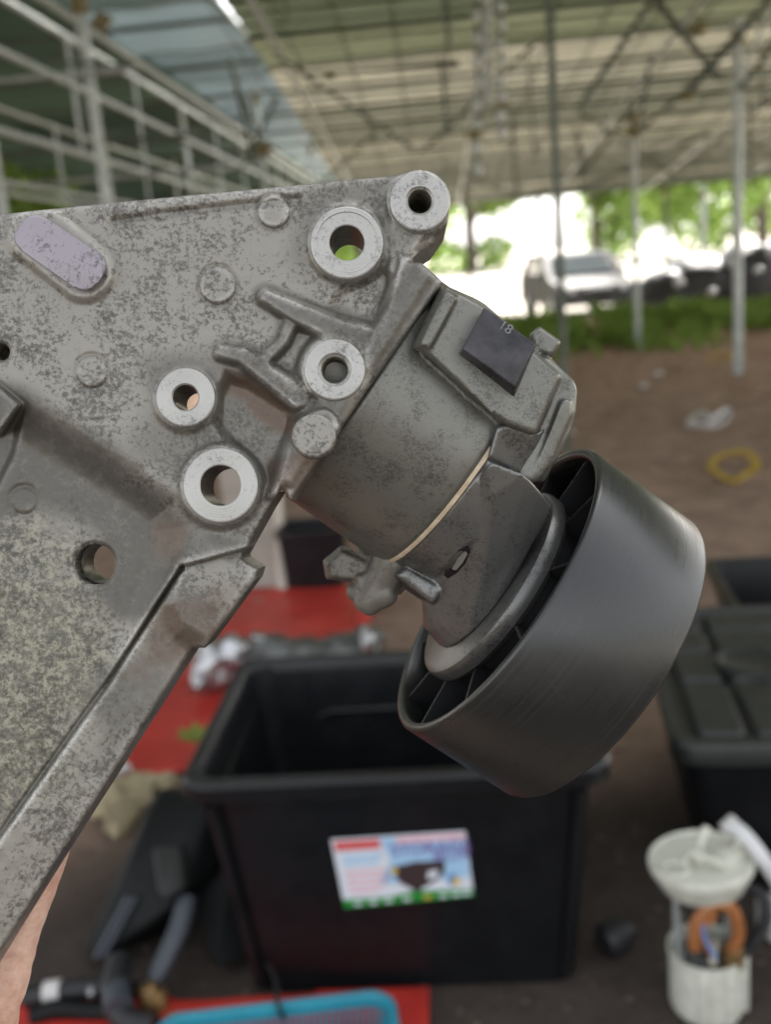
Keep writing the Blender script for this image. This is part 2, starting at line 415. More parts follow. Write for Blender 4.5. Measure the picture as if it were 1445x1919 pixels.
def stain_shade_masks(X, Y):
    n1 = wob(X, Y, .03, 11) * 14; n2 = wob(X, Y, .09, 12) * 8
    rust = .95 * ss(-sd_poly(X, Y, [(418, 690), (470, 705), (550, 758), (548, 815), (505, 800), (470, 770), (425, 730)]) + n2 * .6, -14, 14)
    rust = np.maximum(rust, .75 * ss(-sd_poly(X, Y, [(505, 860), (600, 850), (560, 930), (500, 930)]) + n2, -20, 14))
    rust = np.maximum(rust, .55 * ss(-sd_circ(X, Y, (318, 1010), 36) + n2, -12, 14))
    rust = np.maximum(rust, .6 * ss(-sd_poly(X, Y, [(300, 1130), (430, 1110), (400, 1240), (250, 1260)]) + n2 * 1.4, -30, 26))
    yel = .9 * np.exp(-((sd_line(X, Y, [(20, 728), (130, 792), (225, 850), (262, 872)], 1) + n2 * .5) / 9) ** 2)
    low = sd_poly(X, Y, [(-200, 1010), (120, 1090), (230, 1180), (180, 1290), (0, 1540), (-200, 1800)])
    yel = np.maximum(yel, .6 * ss(-sd_poly(X, Y, [(-200, 860), (60, 900), (220, 1000), (320, 1080), (0, 1560), (-200, 1900)]) + n1 * 1.5, -30, 60)); yel = np.maximum(yel, .95 * ss(-low + n1 * 2.2, -60, 40))
    dark = .85 * ss(-sd_poly(X, Y, [(480, 540), (560, 570), (690, 615), (765, 490), (790, 490), (828, 528), (700, 712), (690, 640), (640, 650), (590, 620), (510, 690), (560, 740), (540, 760), (400, 680), (400, 645), (440, 645), (490, 670), (530, 605), (480, 570)]) + n2 * .4, -8, 10)
    dark = np.maximum(dark, 1.0 * ss(-sd_poly(X, Y, [(-80, 725), (50, 752), (300, 922), (352, 1000), (330, 1140), (225, 1160), (170, 1010), (70, 930), (-80, 1000)]) + n1 * 1.3, -40, 30))  # shade of the lower left step slope, painted into the colour
    dark = np.maximum(dark, .8 * ss(-sd_poly(X, Y, [(560, 740), (680, 700), (620, 790), (520, 920), (500, 900)]) + n2, -16, 10))
    dark = np.maximum(dark, .55 * ss(-sd_poly(X, Y, [(380, 960), (470, 970), (440, 1060), (370, 1030)]) + n2, -16, 16))
    dark = np.maximum(dark, .6 * ss(-sd_poly(X, Y, [(280, 690), (420, 650), (560, 760), (530, 930), (440, 1060), (330, 1060), (330, 930), (250, 850)]) + n1 * 1.6, -30, 40))
    dark = np.maximum(dark, .75 * ss(-sd_poly(X, Y, [(330, 1060), (480, 1060), (380, 1230), (200, 1420), (180, 1330)]) + n1 * 1.8, -40, 40))
    dark = np.maximum(dark, .45 * ss(-sd_poly(X, Y, [(560, 340), (860, 300), (860, 440), (760, 500), (690, 540), (540, 480)]) + n1 * 1.8, -40, 40))
    return rust, yel, dark
def build_plate():
    step = 2.6; X, Y = np.meshgrid(np.arange(-160, 860, step), np.arange(310, 2000, step))
    d = outline(X, Y)
    eps = 1.0
    for _ in range(3):                                   # pull the vertices near the outline onto it
        gx = (outline(X + eps, Y) - outline(X - eps, Y)) / 2; gy = (outline(X, Y + eps) - outline(X, Y - eps)) / 2
        L = np.hypot(gx, gy) + 1e-6
        near = (d > 0) & (d < step * 1.6)
        X = np.where(near, X - d * gx / L * .95, X); Y = np.where(near, Y - d * gy / L * .95, Y); d = outline(X, Y)
    keep = d < .6
    for (c, r) in [(b[0], b[1] - 5) for b in BOSS.values()] + [(h[0], h[1] + 2) for h in HOLES]:
        dc = sd_circ(X, Y, c, r)
        snap = (dc < 0) & (dc > -step * 1.3); Rr = np.hypot(X - c[0], Y - c[1]) + 1e-6
        X = np.where(snap, c[0] + (X - c[0]) / Rr * r, X); Y = np.where(snap, c[1] + (Y - c[1]) / Rr * r, Y)
        keep &= ~(sd_circ(X, Y, c, r) < -.3)
    H, d = height(X, Y)
    for (c, r) in HOLES:                                # broken-in edges of the plain holes
        H -= 5 * np.exp(-(np.maximum(sd_circ(X, Y, c, r + 2), 0) / 4) ** 2)
    idx = -np.ones(X.shape, int); idx[keep] = np.arange(keep.sum())
    a, b, c, e = idx[:-1, :-1], idx[:-1, 1:], idx[1:, 1:], idx[1:, :-1]
    ok = (a >= 0) & (b >= 0) & (c >= 0) & (e >= 0)
    q = np.stack([a[ok], e[ok], c[ok], b[ok]], 1)
    x, y, h = X[keep], Y[keep], H[keep]; n = len(x)
    k = (D0 - h * S) / F
    top = np.stack([(x - CX) * k, (CY - y) * k, h * S], 1)
    back = np.stack([(x - CX) * S, (CY - y) * S, np.full(n, -118 * S)], 1)
    # border edges -> side walls
    E = np.concatenate([q[:, [0, 1]], q[:, [1, 2]], q[:, [2, 3]], q[:, [3, 0]]])
    key = np.sort(E, 1); u, inv, cnt = np.unique(key, axis=0, return_inverse=True, return_counts=True)
    bd = E[cnt[inv.ravel()] == 1]
    side = np.stack([bd[:, 1], bd[:, 0], bd[:, 0] + n, bd[:, 1] + n], 1)
    faces = np.concatenate([q, q[:, ::-1] + n, side]); vs = np.concatenate([top, back])
    me = bpy.data.meshes.new('casting')
    me.vertices.add(len(vs)); me.vertices.foreach_set('co', vs.ravel())
    me.loops.add(faces.size); me.loops.foreach_set('vertex_index', faces.ravel())
    me.polygons.add(len(faces)); me.polygons.foreach_set('loop_start', np.arange(0, faces.size, 4)); 
    me.update(calc_edges=True); me.validate()
    rs, ye, dk = stain_shade_masks(x, y)
    def blur(A, r):
        for ax_ in (0, 1):
            pad_ = [(r + 1, r) if i == ax_ else (0, 0) for i in (0, 1)]; c_ = np.cumsum(np.pad(A, pad_, mode='edge'), axis=ax_)
            A = (np.take(c_, range(2 * r + 1, c_.shape[ax_]), axis=ax_) - np.take(c_, range(0, c_.shape[ax_] - 2 * r - 1), axis=ax_)) / (2 * r + 1)
        return A
    cav = (blur(blur(H, 4), 3) - H)[keep]                 # hollows darkened in colour to deepen the shading, worn edges lightened
    hollow_shade = .8 * np.clip((cav - .7) / 4.2, 0, 1); wear = np.clip((-cav - .8) / 4.0, 0, 1) * .8
    dk = np.maximum(dk, .9 * hollow_shade); wear = wear * (1 - .75 * dk)
    colr = np.concatenate([np.stack([rs, ye, dk, wear], 1)] * 2).astype(np.float32)
    at = me.color_attributes.new('stain', 'FLOAT_COLOR', 'POINT'); at.data.foreach_set('color', colr.ravel())
    smooth(me, 70)
    return link('casting', me, M['cast'], bracket)
plate = build_plate()

for k, ((cx, cy), ro, rb, ch, hh, th) in BOSS.items():
    o = P(cx, cy, hh); s = S * (D0 - hh * S) / D0
    prof = [(-hh * S - 22 * S, ro * s * 1.03), (-6 * s, ro * s), (-2.5 * s, (ro - 1.2) * s), (-.5 * s, (ro - 4) * s)]
    if k == 'b2': prof += [(-.5 * s, 58 * s), (-2 * s, 56.5 * s)]
    prof += [(prof[-1][0], (rb + ch) * s), (-ch * .9 * s + prof[-1][0], rb * s)]
    t = prof[-1][0]; end = -(118 + hh) * S; face = prof; prof = [prof[-1]]
    if th:
        i = 0
        while t > end:
            t -= 3.2 * s; i += 1; prof.append((t, (rb - (2.2 if i % 2 else 0)) * s))
    else: prof.append((end, rb * s))
    # a drilled boss: its ring face, chamfer and bore
    b = lathe('boss', face, o, (0, 0, 1), M['boss'], bracket, 72, ang=28)
    lathe('bore', prof, o, (0, 0, 1), M['bore'], b, 72, ang=28)
for (c, r) in HOLES:
    hz = float(height(np.array([[c[0] + r + 6.]]), np.array([[float(c[1])]]))[0][0, 0])
    lathe('bore', [((hz - 3) * S, (r + 2.5) * S * (1 - hz * S / D0)), ((hz - 10) * S, r * S), (-118 * S, r * S)], P(c[0], c[1], 0), (0, 0, 1), M['bore'], bracket, 48)

# the machined oblong pad
def capsule(a, b, r, n=14):
    a, b = np.array(a, float), np.array(b, float); t = math.atan2(b[1] - a[1], b[0] - a[0]); pts = []
    for c, t0 in ((a, t + math.pi / 2), (b, t - math.pi / 2)):
        for i in range(n + 1):
            k = t0 + math.pi * i / n; pts.append((c[0] + r * math.cos(k), c[1] + r * math.sin(k)))
    return pts
pp = [(60, 398), (80, 402), (200, 482), (207, 497), (203, 515), (186, 543), (172, 551), (158, 549), (32, 462), (21, 445), (26, 426), (44, 404)]
def round_poly(pts, r, n=4):
    out = []; m = len(pts)
    for i in range(m):
        p0, p1, p2 = Vector(pts[i - 1]), Vector(pts[i]), Vector(pts[(i + 1) % m])
        a = p1 + (p0 - p1).normalized() * min(r, (p0 - p1).length * .45); b = p1 + (p2 - p1).normalized() * min(r, (p2 - p1).length * .45)
        for k in range(n + 1):
            t = k / n; out.append(tuple((1 - t) ** 2 * a + 2 * t * (1 - t) * p1 + t * t * b))
    return out
pad = round_poly([(62, 394), (210, 492), (164, 556), (16, 452)], 34, 6)
cxp, cyp = 112, 474
prism('machined_pad', [P(cxp + (x - cxp) * 1.05, cyp + (y - cyp) * 1.05, -14) for x, y in pad][::-1], [P(x, y, 34) for x, y in pad][::-1], M['pad'], bracket, 4 * S, 3)
# ejector stub's flat top
lathe('stub', [(-20 * S, 41 * S), (-3 * S, 39.5 * S), (0, 36 * S), (.4 * S, 0)], P(588, 817, 58), (0, 0, 1), M['cast'], bracket, 40)

# ------------------------------------------------------------------ belt tensioner (bolted to the casting)
ax = Vector((.818, -.552, -.167)).normalized()          # its turning axis in camera-aligned space
e2 = Vector((-.557, -.83, 0)); e2 = (e2 - ax * ax.dot(e2)).normalized()
e3 = ax.cross(e2); e3 = e3 if e3.z > 0 else -e3
W0 = -272
T0 = P(685, 735, W0); K0 = (D0 - W0 * S) / D0             # scale at that depth
hs = S * K0
def TP(t, v, n): return T0 + ax * (t * hs) + e2 * (v * hs) + e3 * (n * hs)
tens = empty('belt_tensioner', (0, 0, 0)); tens.parent = bracket
lathe('spring_case', [(-120 * hs, 0), (-120 * hs, 215 * hs), (-22 * hs, 215 * hs), (-20 * hs, 240 * hs), (-16 * hs, 246 * hs), (180 * hs, 250 * hs), (196 * hs, 249 * hs), (203 * hs, 243 * hs), (203 * hs, 0)], T0, ax, M['housing'], tens, 120)
lathe('seal_ring', [(202 * hs, 0), (202 * hs, 245 * hs), (204 * hs, 247 * hs), (209 * hs, 247 * hs), (211 * hs, 244 * hs), (211 * hs, 0)], T0, ax, M['gasket'], tens, 120)
arm = empty('arm', (0, 0, 0)); arm.parent = tens
lathe('arm_base', [(210 * hs, 0), (210 * hs, 240 * hs), (214 * hs, 243 * hs), (278 * hs, 239 * hs), (296 * hs, 230 * hs), (304 * hs, 205 * hs), (304 * hs, 0)], T0, ax, M['arm'], arm, 120)

# squared box of the case with the glossy block on it
lug = [(833, 536), (905, 574), (1032, 690), (1051, 703), (1003, 814), (945, 792), (926, 770), (880, 733), (792, 655)]
prism('case_lug', [P(cx_, cy_, -150) for cx_, cy_ in [(825, 530), (905, 566), (1040, 685), (1060, 705), (1000, 835), (940, 815), (915, 795), (865, 755), (775, 668)]][::-1],
      [P(x, y, 30 - (x - 830) * .10) for x, y in lug][::-1], M['housing'], tens, 9 * S, 3)
prism('raised_edge', [P(x, y, 10) for x, y in [(826, 536), (866, 556), (803, 672), (770, 652)]][::-1],
      [P(x, y, 44) for x, y in [(838, 546), (856, 558), (806, 652), (790, 645)]][::-1], M['arm'], tens, 5 * S, 3)
blk = [(908, 575), (1006, 645), (966, 728), (866, 655)]
block = prism('black_block', [P(x, y, 5) for x, y in [(902, 590), (1002, 655), (963, 748), (856, 668)]][::-1], [P(x, y, 72 - (x - 860) * .07) for x, y in blk][::-1], M['plug'], tens, 4 * S, 3)
def text(name, body, size, mw, matl, parent, ext=0.0, align='CENTER'):
    c = bpy.data.curves.new(name, 'FONT'); c.body = body; c.size = size; c.extrude = ext; c.align_x = align; c.align_y = 'CENTER'
    c.materials.append(matl); o = bpy.data.objects.new(name, c); col.objects.link(o); 
    me = bpy.data.meshes.new_from_object(o); bpy.data.objects.remove(o); bpy.data.curves.remove(c)
    o = link(name, me, None, parent); o.matrix_local = mw; return o
tn = Vector((.10, .0, 1)).normalized()
xdir = (P(1006, 645, 62) - P(908, 575, 69)).normalized(); zdir = xdir.cross((P(908, 575, 69) - P(866, 655, 71)).normalized()).normalized(); ydir = zdir.cross(xdir)
Mt = Matrix.Translation(P(948, 614, 67.6)) @ Matrix((xdir, ydir, zdir)).transposed().to_4x4()
M['mark'] = mat('scratched mark', (.20, .20, .20), (.12, .12, .12), 900, .4, .3)
text('stamped_mark', '18', 26 * S, Mt, M['mark'], block, .3 * S)
# end tab and rounded flange behind
prism('end_tab', [P(x, y, -110) for x, y in [(990, 628), (1010, 610), (1054, 641), (1036, 672), (1000, 660)]][::-1], [P(x, y, -62) for x, y in [(994, 628), (1012, 613), (1051, 641), (1034, 668), (1004, 656)]][::-1], M['housing'], tens, 6 * S, 3)
fl_o = [(1000, 668), (1034, 672), (1050, 690), (1074, 710), (1082, 730), (1079, 775), (1068, 812), (1050, 850), (1040, 864), (1004, 905), (968, 900), (990, 800)]
prism('case_flange', [P(x, y, -120) for x, y in fl_o][::-1], [P(x, y, -45) for x, y in fl_o][::-1], M['arm'], tens, 10 * S, 3)
prism('flange_rib', [P(x, y, -110) for x, y in [(1046, 745), (1074, 735), (1078, 770), (1042, 862), (1020, 905), (985, 900), (1010, 850)]][::-1], [P(x, y, w) for x, y, w in [(1052, 752, -22), (1070, 748, -26), (1072, 778, -28), (1036, 858, -38), (1012, 896, -44), (992, 892, -44), (1018, 840, -34)]][::-1], M['housing'], tens, 6 * S, 3)
prism('side_face', [P(x, y, -130) for x, y in [(915, 800), (950, 790), (1010, 815), (1030, 790), (1005, 890), (980, 905), (905, 870)]][::-1], [P(x, y, w) for x, y, w in [(932, 800, -6), (950, 796, -6), (1000, 816, -18), (1024, 800, -40), (990, 872, -52), (976, 886, -46), (915, 858, -20)]][::-1], M['arm'], tens, 5 * S, 3)
# lugs under the case
def capsule_tube(pts, rad):
    q = [P(*p_) for p_ in pts]; d0, d1 = (q[0] - q[1]).normalized(), (q[-1] - q[-2]).normalized(); r = [x * S for x in rad]
    bm = bmesh.new(); bm_tube(bm, [q[0] + d0 * r[0] * .8, q[0] + d0 * r[0] * .5] + q + [q[-1] + d1 * r[-1] * .5, q[-1] + d1 * r[-1] * .8], [r[0] * .5, r[0] * .85] + r + [r[-1] * .85, r[-1] * .5], 16)
    return from_bm('piece', bm)
ear = [capsule_tube([(735, 1050, -270), (712, 1095, -282), (690, 1128, -284)], [44, 38, 32]), capsule_tube([(668, 1108, -300), (700, 1120, -284), (722, 1112, -272)], [24, 34, 30]),
       prism('piece', [P(x, y, -340) for x, y in [(655, 1075), (720, 1050), (755, 1085), (700, 1135), (660, 1110)]][::-1], [P(x, y, -262) for x, y in [(668, 1080), (725, 1060), (748, 1082), (705, 1122), (672, 1106)]][::-1], None),
       prism('piece', [P(x, y, -350) for x, y in [(604, 1050), (640, 1020), (720, 1060), (694, 1096), (610, 1086)]][::-1], [P(x, y, -276) for x, y in [(614, 1056), (640, 1032), (706, 1062), (684, 1086), (618, 1082)]][::-1], None),
       hull('piece', [P(x, y, w) for x, y, w in ((640, 1030, -300), (770, 1095, -260), (700, 1010, -260), (660, 1090, -330), (750, 1118, -320), (790, 1060, -240))], None)]
union('stop_lug', ear, M['lug'], tens, .0005, 6)

case_objs = [o for o in bpy.data.objects if o.parent == tens and o.type == 'MESH' and o.name.split('.')[0] in ('spring_case', 'case_lug', 'raised_edge', 'case_flange', 'flange_rib', 'end_tab')]
union('spring_case', case_objs, M['housing'], tens, .00045, 4)
# pulley
tP = 483.; PC = P(924, 1097, -351); KP = (D0 + 351 * S) / D0; ps = S * KP
pulley = empty('pulley', (0, 0, 0)); pulley.parent = bracket
RO, LEN = 310, 236
prof = [(0, RO - 17), (-2, RO - 13), (-2.5, RO - 8), (-1, RO - 3), (4, RO), (LEN - 7, RO), (LEN - 2, RO - 2), (LEN, RO - 7), (LEN, RO - 19), (LEN * .55, RO - 24), (LEN * .5, RO - 24), (6, RO - 20)]
lathe('rim', [(t * ps, r * ps) for t, r in prof], PC, ax, M['pulley'], pulley, 160, closed=True, ang=50)
lathe('web', [(t * ps, r * ps) for t, r in [(LEN * .48, 150), (LEN * .48, RO - 22), (LEN * .54, RO - 22), (LEN * .54, 150)]], PC, ax, M['pulley_in'], pulley, 96, closed=True)
lathe('hub', [(t * ps, r * ps) for t, r in [(20, 0), (20, 175), (14, 186), (LEN * .9, 190), (LEN * .9, 0)]], PC, ax, M['pulley_in'], pulley, 80)
for i in range(11):
    k = 2 * math.pi * i / 11 + .25
    u = e2 * math.cos(k) + e3 * math.sin(k); v = -e2 * math.sin(k) + e3 * math.cos(k)
    bm = bmesh.new(); Mx = Matrix((ax, u, v)).transposed()
    bm_box(bm, PC + ax * (LEN * .26 * ps) + u * (238 * ps), (LEN * .42 * ps, 116 * ps, 6 * ps), Mx)
    from_bm('spoke', bm, M['pulley_in'], pulley)
# dust cap disc and the arm's shoulder on it
lathe('dust_cap', [(t * ps, r * ps) for t, r in [(-20, 0), (-20, 188), (-16, 197), (-8, 201), (10, 200), (20, 192), (22, 0)]], PC, ax, M['cap'], arm, 96)
def PPt(t, v, n): return PC + ax * (t * ps) + e2 * (v * ps) + e3 * (n * ps)
pts = []
for i in range(28):
    k = 2 * math.pi * i / 28
    pts.append(PPt(-20, 150 * math.cos(k), 150 * math.sin(k))); pts.append(PPt(-62, 138 * math.cos(k), 138 * math.sin(k)))
pts += [P(917, 864, -6), P(986, 889, -16), P(1014, 925, -60), P(1036, 950, -110), P(922, 930, -30), P(928, 985, -80), P(790, 1120, -260)]
hull('arm_shoulder', pts, M['arm'], arm, 12 * S, 3, 50)
prism('arm_stop', [P(x, y, -330) for x, y in [(722, 1080), (760, 1050), (840, 1100), (815, 1142)]][::-1], [P(x, y, -208) for x, y in [(742, 1078), (762, 1064), (830, 1104), (812, 1132)]][::-1], M['housing'], arm, 6 * S, 3)
from mathutils.bvhtree import BVHTree
def surf(px, py, objs):
    o = Vector((0, 0, D0)); d = Vector(((px - CX) / F, (CY - py) / F, -1)).normalized(); best = None
    for ob in objs:
        t = BVHTree.FromPolygons([v.co[:] for v in ob.data.vertices], [p.vertices[:] for p in ob.data.polygons]).ray_cast(o, d)
        if t[0] is not None and (best is None or t[3] < best[3]): best = t
    return best[0], best[1]
arm_objs = [o for o in bpy.data.objects if o.type == 'MESH' and o.parent == arm]
lens = [(833, 1078), (842, 1050), (860, 1030), (876, 1022), (882, 1034), (872, 1056), (856, 1074), (840, 1084)]
q = [surf(x, y, arm_objs) for x, y in lens]; q2 = [surf(x, y, arm_objs) for x, y in [(848, 1066), (858, 1046), (872, 1032), (876, 1036), (868, 1054), (856, 1068)]]
sides = [o for o in bpy.data.objects if o.parent == tens and o.name.startswith('side_face')]
union('arm_casting', [o for o in arm_objs if not o.name.startswith(('dust_cap', 'slot'))] + sides, M['arm'], arm, .00045, 5)
prism('slot', [p_ - n_ * 4 * S for p_, n_ in q][::-1], [p_ + n_ * 1.2 * S for p_, n_ in q][::-1], M['pulley_in'], arm)  # raised dark plate stands in for the shaded hole
lens2 = [(848, 1066), (858, 1046), (872, 1032), (876, 1036), (868, 1054), (856, 1068)]
q = q2
prism('slot_bright', [p_ - n_ * 3 * S for p_, n_ in q][::-1], [p_ + n_ * 2.2 * S for p_, n_ in q][::-1], M['boss'], arm)  # bright sliver stands in for the lit inside of the hole

# ------------------------------------------------------------------ materials of the place
M['soil'] = None
def soil():
    m, nt, bs = new_mat('bare brown soil')
    big = noise_fac(nt, .9, 5, .65, dist=.5); mid = noise_fac(nt, 7, 8, .7); fin = noise_fac(nt, 60, 6, .7)
    c = mix(nt, fin, (.24, .16, .118), (.50, .36, .275))
    c = mix(nt, ramp(nt, mid, [(.42, (0, 0, 0)), (.66, (.8,) * 3)]), c, (.215, .145, .108))
    c = mix(nt, ramp(nt, big, [(.55, (0, 0, 0)), (.72, (.55,) * 3)]), c, (.45, .335, .265))
    at = N(nt, 'ShaderNodeVertexColor', layer_name='soil_dark'); sp = N(nt, 'ShaderNodeSeparateColor'); nt.links.new(at.outputs[0], sp.inputs[0])
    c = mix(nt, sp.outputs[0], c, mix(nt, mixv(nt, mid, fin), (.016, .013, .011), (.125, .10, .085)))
    c = mix(nt, sp.outputs[1], c, mix(nt, mid, (.42, .38, .33), (.62, .57, .50)))
    nt.links.new(c, bs.inputs['Base Color']); bs.inputs['Roughness'].default_value = .95; bs.inputs['Specular IOR Level'].default_value = .15
    bump(nt, bs, mid, .9, .04); return m
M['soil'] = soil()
M['tub'] = mat('black tub plastic', (.0085, .0092, .0105), (.006, .0065, .0075), 30, .36, 0, .05, .001, rnoise=.08, spec=.38)
M['lid'] = mat('black lid plastic', (.026, .028, .026), (.016, .018, .017), 30, .5, 0, .05, .001, rnoise=.06)
M['red'] = mat('red plastic sheet', (.56, .045, .032), (.42, .03, .022), 5, .38, 0, .25, .01, rnoise=.1)
M['galv'] = mat('galvanised steel', (.52, .55, .53), (.34, .37, .355), 9, .5, .5, .05, .001)
M['galv_dark'] = mat('weathered steel', (.13, .15, .12), (.07, .08, .06), 9, .6, .3)
M['clamp'] = mat('rusty clamp', (.22, .20, .09), (.12, .09, .04), 40, .6, .3)
def sheet_mat(name, c1, c2, trans, t_col):
    m = bpy.data.materials.new(name); m.use_nodes = True; nt = m.node_tree; nt.nodes.clear()
    out = N(nt, 'ShaderNodeOutputMaterial'); d = N(nt, 'ShaderNodeBsdfDiffuse'); t = N(nt, 'ShaderNodeBsdfTranslucent'); g = N(nt, 'ShaderNodeBsdfGlossy'); g.inputs['Roughness'].default_value = .35
    oi = N(nt, 'ShaderNodeObjectInfo')
    f = noise_fac(nt, 1.6, 6, .65, stretch=(.25, 4.0, 1)); cc = ramp(nt, f, [(.36, c2), (.64, c1)])
    rv = ramp(nt, oi.outputs['Random'], [(0, (.36, .40, .34)), (.4, (.75,) * 3), (.75, (1.0, .97, .93)), (1, (1.25, 1.16, 1.12))]); cc = mix(nt, 1.0, cc, rv, 'MULTIPLY')
    nt.links.new(cc, d.inputs['Color']); t.inputs['Color'].default_value = (*t_col, 1)
    tc = mix(nt, 1.0, cc, t_col, 'MULTIPLY'); nt.links.new(tc, t.inputs['Color'])
    a = N(nt, 'ShaderNodeMixShader'); a.inputs[0].default_value = trans; nt.links.new(d.outputs[0], a.inputs[1]); nt.links.new(t.outputs[0], a.inputs[2])
    b = N(nt, 'ShaderNodeMixShader'); b.inputs[0].default_value = .12; nt.links.new(a.outputs[0], b.inputs[1]); nt.links.new(g.outputs[0], b.inputs[2])
    nt.links.new(b.outputs[0], out.inputs[0]); return m
M['roof'] = sheet_mat('weathered fibre roof sheet', (.27, .275, .22), (.085, .095, .065), .20, (.80, .88, .70))
M['roof_far_lit'] = sheet_mat('fibre roof sheet with painted light', (.40, .385, .335), (.13, .135, .105), .34, (.93, .90, .80))  # far rows made paler and more translucent to stand for outside light
M['roof_blue'] = sheet_mat('pale blue roof sheet', (.25, .30, .315), (.15, .19, .20), .15, (.85, .97, 1.0))
M['roof_dark'] = sheet_mat('dark green roof sheet', (.07, .10, .08), (.04, .06, .045), .06, (.7, 1, .75))
M['leaf'] = None
def leaf_mat(name, a, b):
    m = bpy.data.materials.new(name); m.use_nodes = True; nt = m.node_tree; nt.nodes.clear()
    out = N(nt, 'ShaderNodeOutputMaterial'); d = N(nt, 'ShaderNodeBsdfDiffuse'); t = N(nt, 'ShaderNodeBsdfTranslucent')
    f = noise_fac(nt, 1.3, 5, .7); c = ramp(nt, f, [(.35, a), (.65, b)])
    nt.links.new(c, d.inputs[0]); nt.links.new(c, t.inputs[0]); a_ = N(nt, 'ShaderNodeMixShader'); a_.inputs[0].default_value = .5
    nt.links.new(d.outputs[0], a_.inputs[1]); nt.links.new(t.outputs[0], a_.inputs[2]); nt.links.new(a_.outputs[0], out.inputs[0]); return m
M['leaf'] = leaf_mat('tree leaves', (.15, .25, .05), (.32, .43, .13))
M['grass'] = leaf_mat('weed leaves', (.16, .26, .05), (.30, .40, .12))
M['bark'] = mat('bark', (.16, .13, .10), (.08, .065, .05), 12, .9, 0, .4, .02)
M['white_plastic'] = mat('off-white nylon', (.66, .66, .57), (.52, .52, .44), 40, .4, 0, .05, .001)
M['orange'] = mat('orange hose', (.42, .17, .055), (.28, .10, .035), 60, .4)
M['black_rub'] = mat('black rubber', (.018, .018, .020), (.012, .012, .013), 40, .5)
M['engine_black'] = mat('matt black engine plastic', (.006, .007, .007), (.004, .0045, .0045), 18, .5, 0, .1, .002, spec=.22)
M['bluegrey'] = mat('blue grey plastic', (.065, .074, .09), (.045, .052, .064), 20, .45)
M['shiny'] = mat('bright bare alloy', (.55, .56, .57), (.22, .22, .22), 16, .28, .8, .5, .01, rnoise=.15)
M['alloy_dark'] = mat('dull grey alloy', (.20, .21, .20), (.09, .09, .085), 22, .45, .6, .4, .006)
M['brass'] = mat('brass fitting', (.42, .28, .12), (.22, .13, .06), 60, .4, .7)
M['turq'] = mat('turquoise plastic', (.02, .27, .36), (.015, .21, .29), 12, .4)
M['yellow'] = mat('yellow strap', (.55, .36, .03), (.38, .24, .02), 30, .6)
M['rag'] = mat('beige crumpled cloth', (.42, .35, .22), (.26, .22, .13), 14, .9, 0, .5, .01)
M['clear'] = mat('cloudy plastic film', (.55, .53, .52), (.38, .36, .35), 12, .3)
M['paper'] = mat('white scrap', (.62, .60, .58), (.48, .46, .44), 20, .8)
M['beige'] = mat('beige painted panel', (.38, .33, .28), (.28, .24, .20), 6, .6)
M['cream'] = mat('cream edge strip', (.58, .52, .44), (.46, .41, .34), 9, .5)
M['carwhite'] = mat('white car paint', (.045, .046, .045), (.03, .031, .03), 3, .5, spec=.12)
M['white_hose'] = mat('white hose', (.66, .66, .66), (.56, .56, .56), 9, .35)
M['glass'] = mat('dark car glass', (.03, .05, .045), (.02, .03, .03), 2, .08)
M['tarp_black'] = mat('black tarpaulin', (.020, .022, .024), (.011, .012, .013), 2.2, .45, 0, .6, .05)
M['wood'] = mat('grey timber', (.34, .28, .22), (.2, .16, .12), 8, .8, stretch=(8, 1, 1))
M['conc'] = mat('pale dusty yard', (.62, .58, .51), (.48, .44, .38), .8, .95, 0, .2, .02)
def skin():
    m, nt, bs = new_mat('skin')
    f = mixv(nt, noise_fac(nt, 70, 4, .6), noise_fac(nt, 420, 4, .65)); c = ramp(nt, f, [(.36, (.50, .275, .21)), (.5, (.62, .40, .31)), (.64, (.70, .50, .40))])
    nt.links.new(c, bs.inputs['Base Color']); bs.inputs['Roughness'].default_value = .5
    bs.inputs['Subsurface Weight'].default_value = .25; bs.inputs['Subsurface Radius'].default_value = (.004, .0016, .0008); bs.inputs['Subsurface Scale'].default_value = 1
    w = noise_fac(nt, 900, 3, .6, stretch=(1, 3, 1)); bump(nt, bs, w, .25, .0002); return m
M['skin'] = skin()

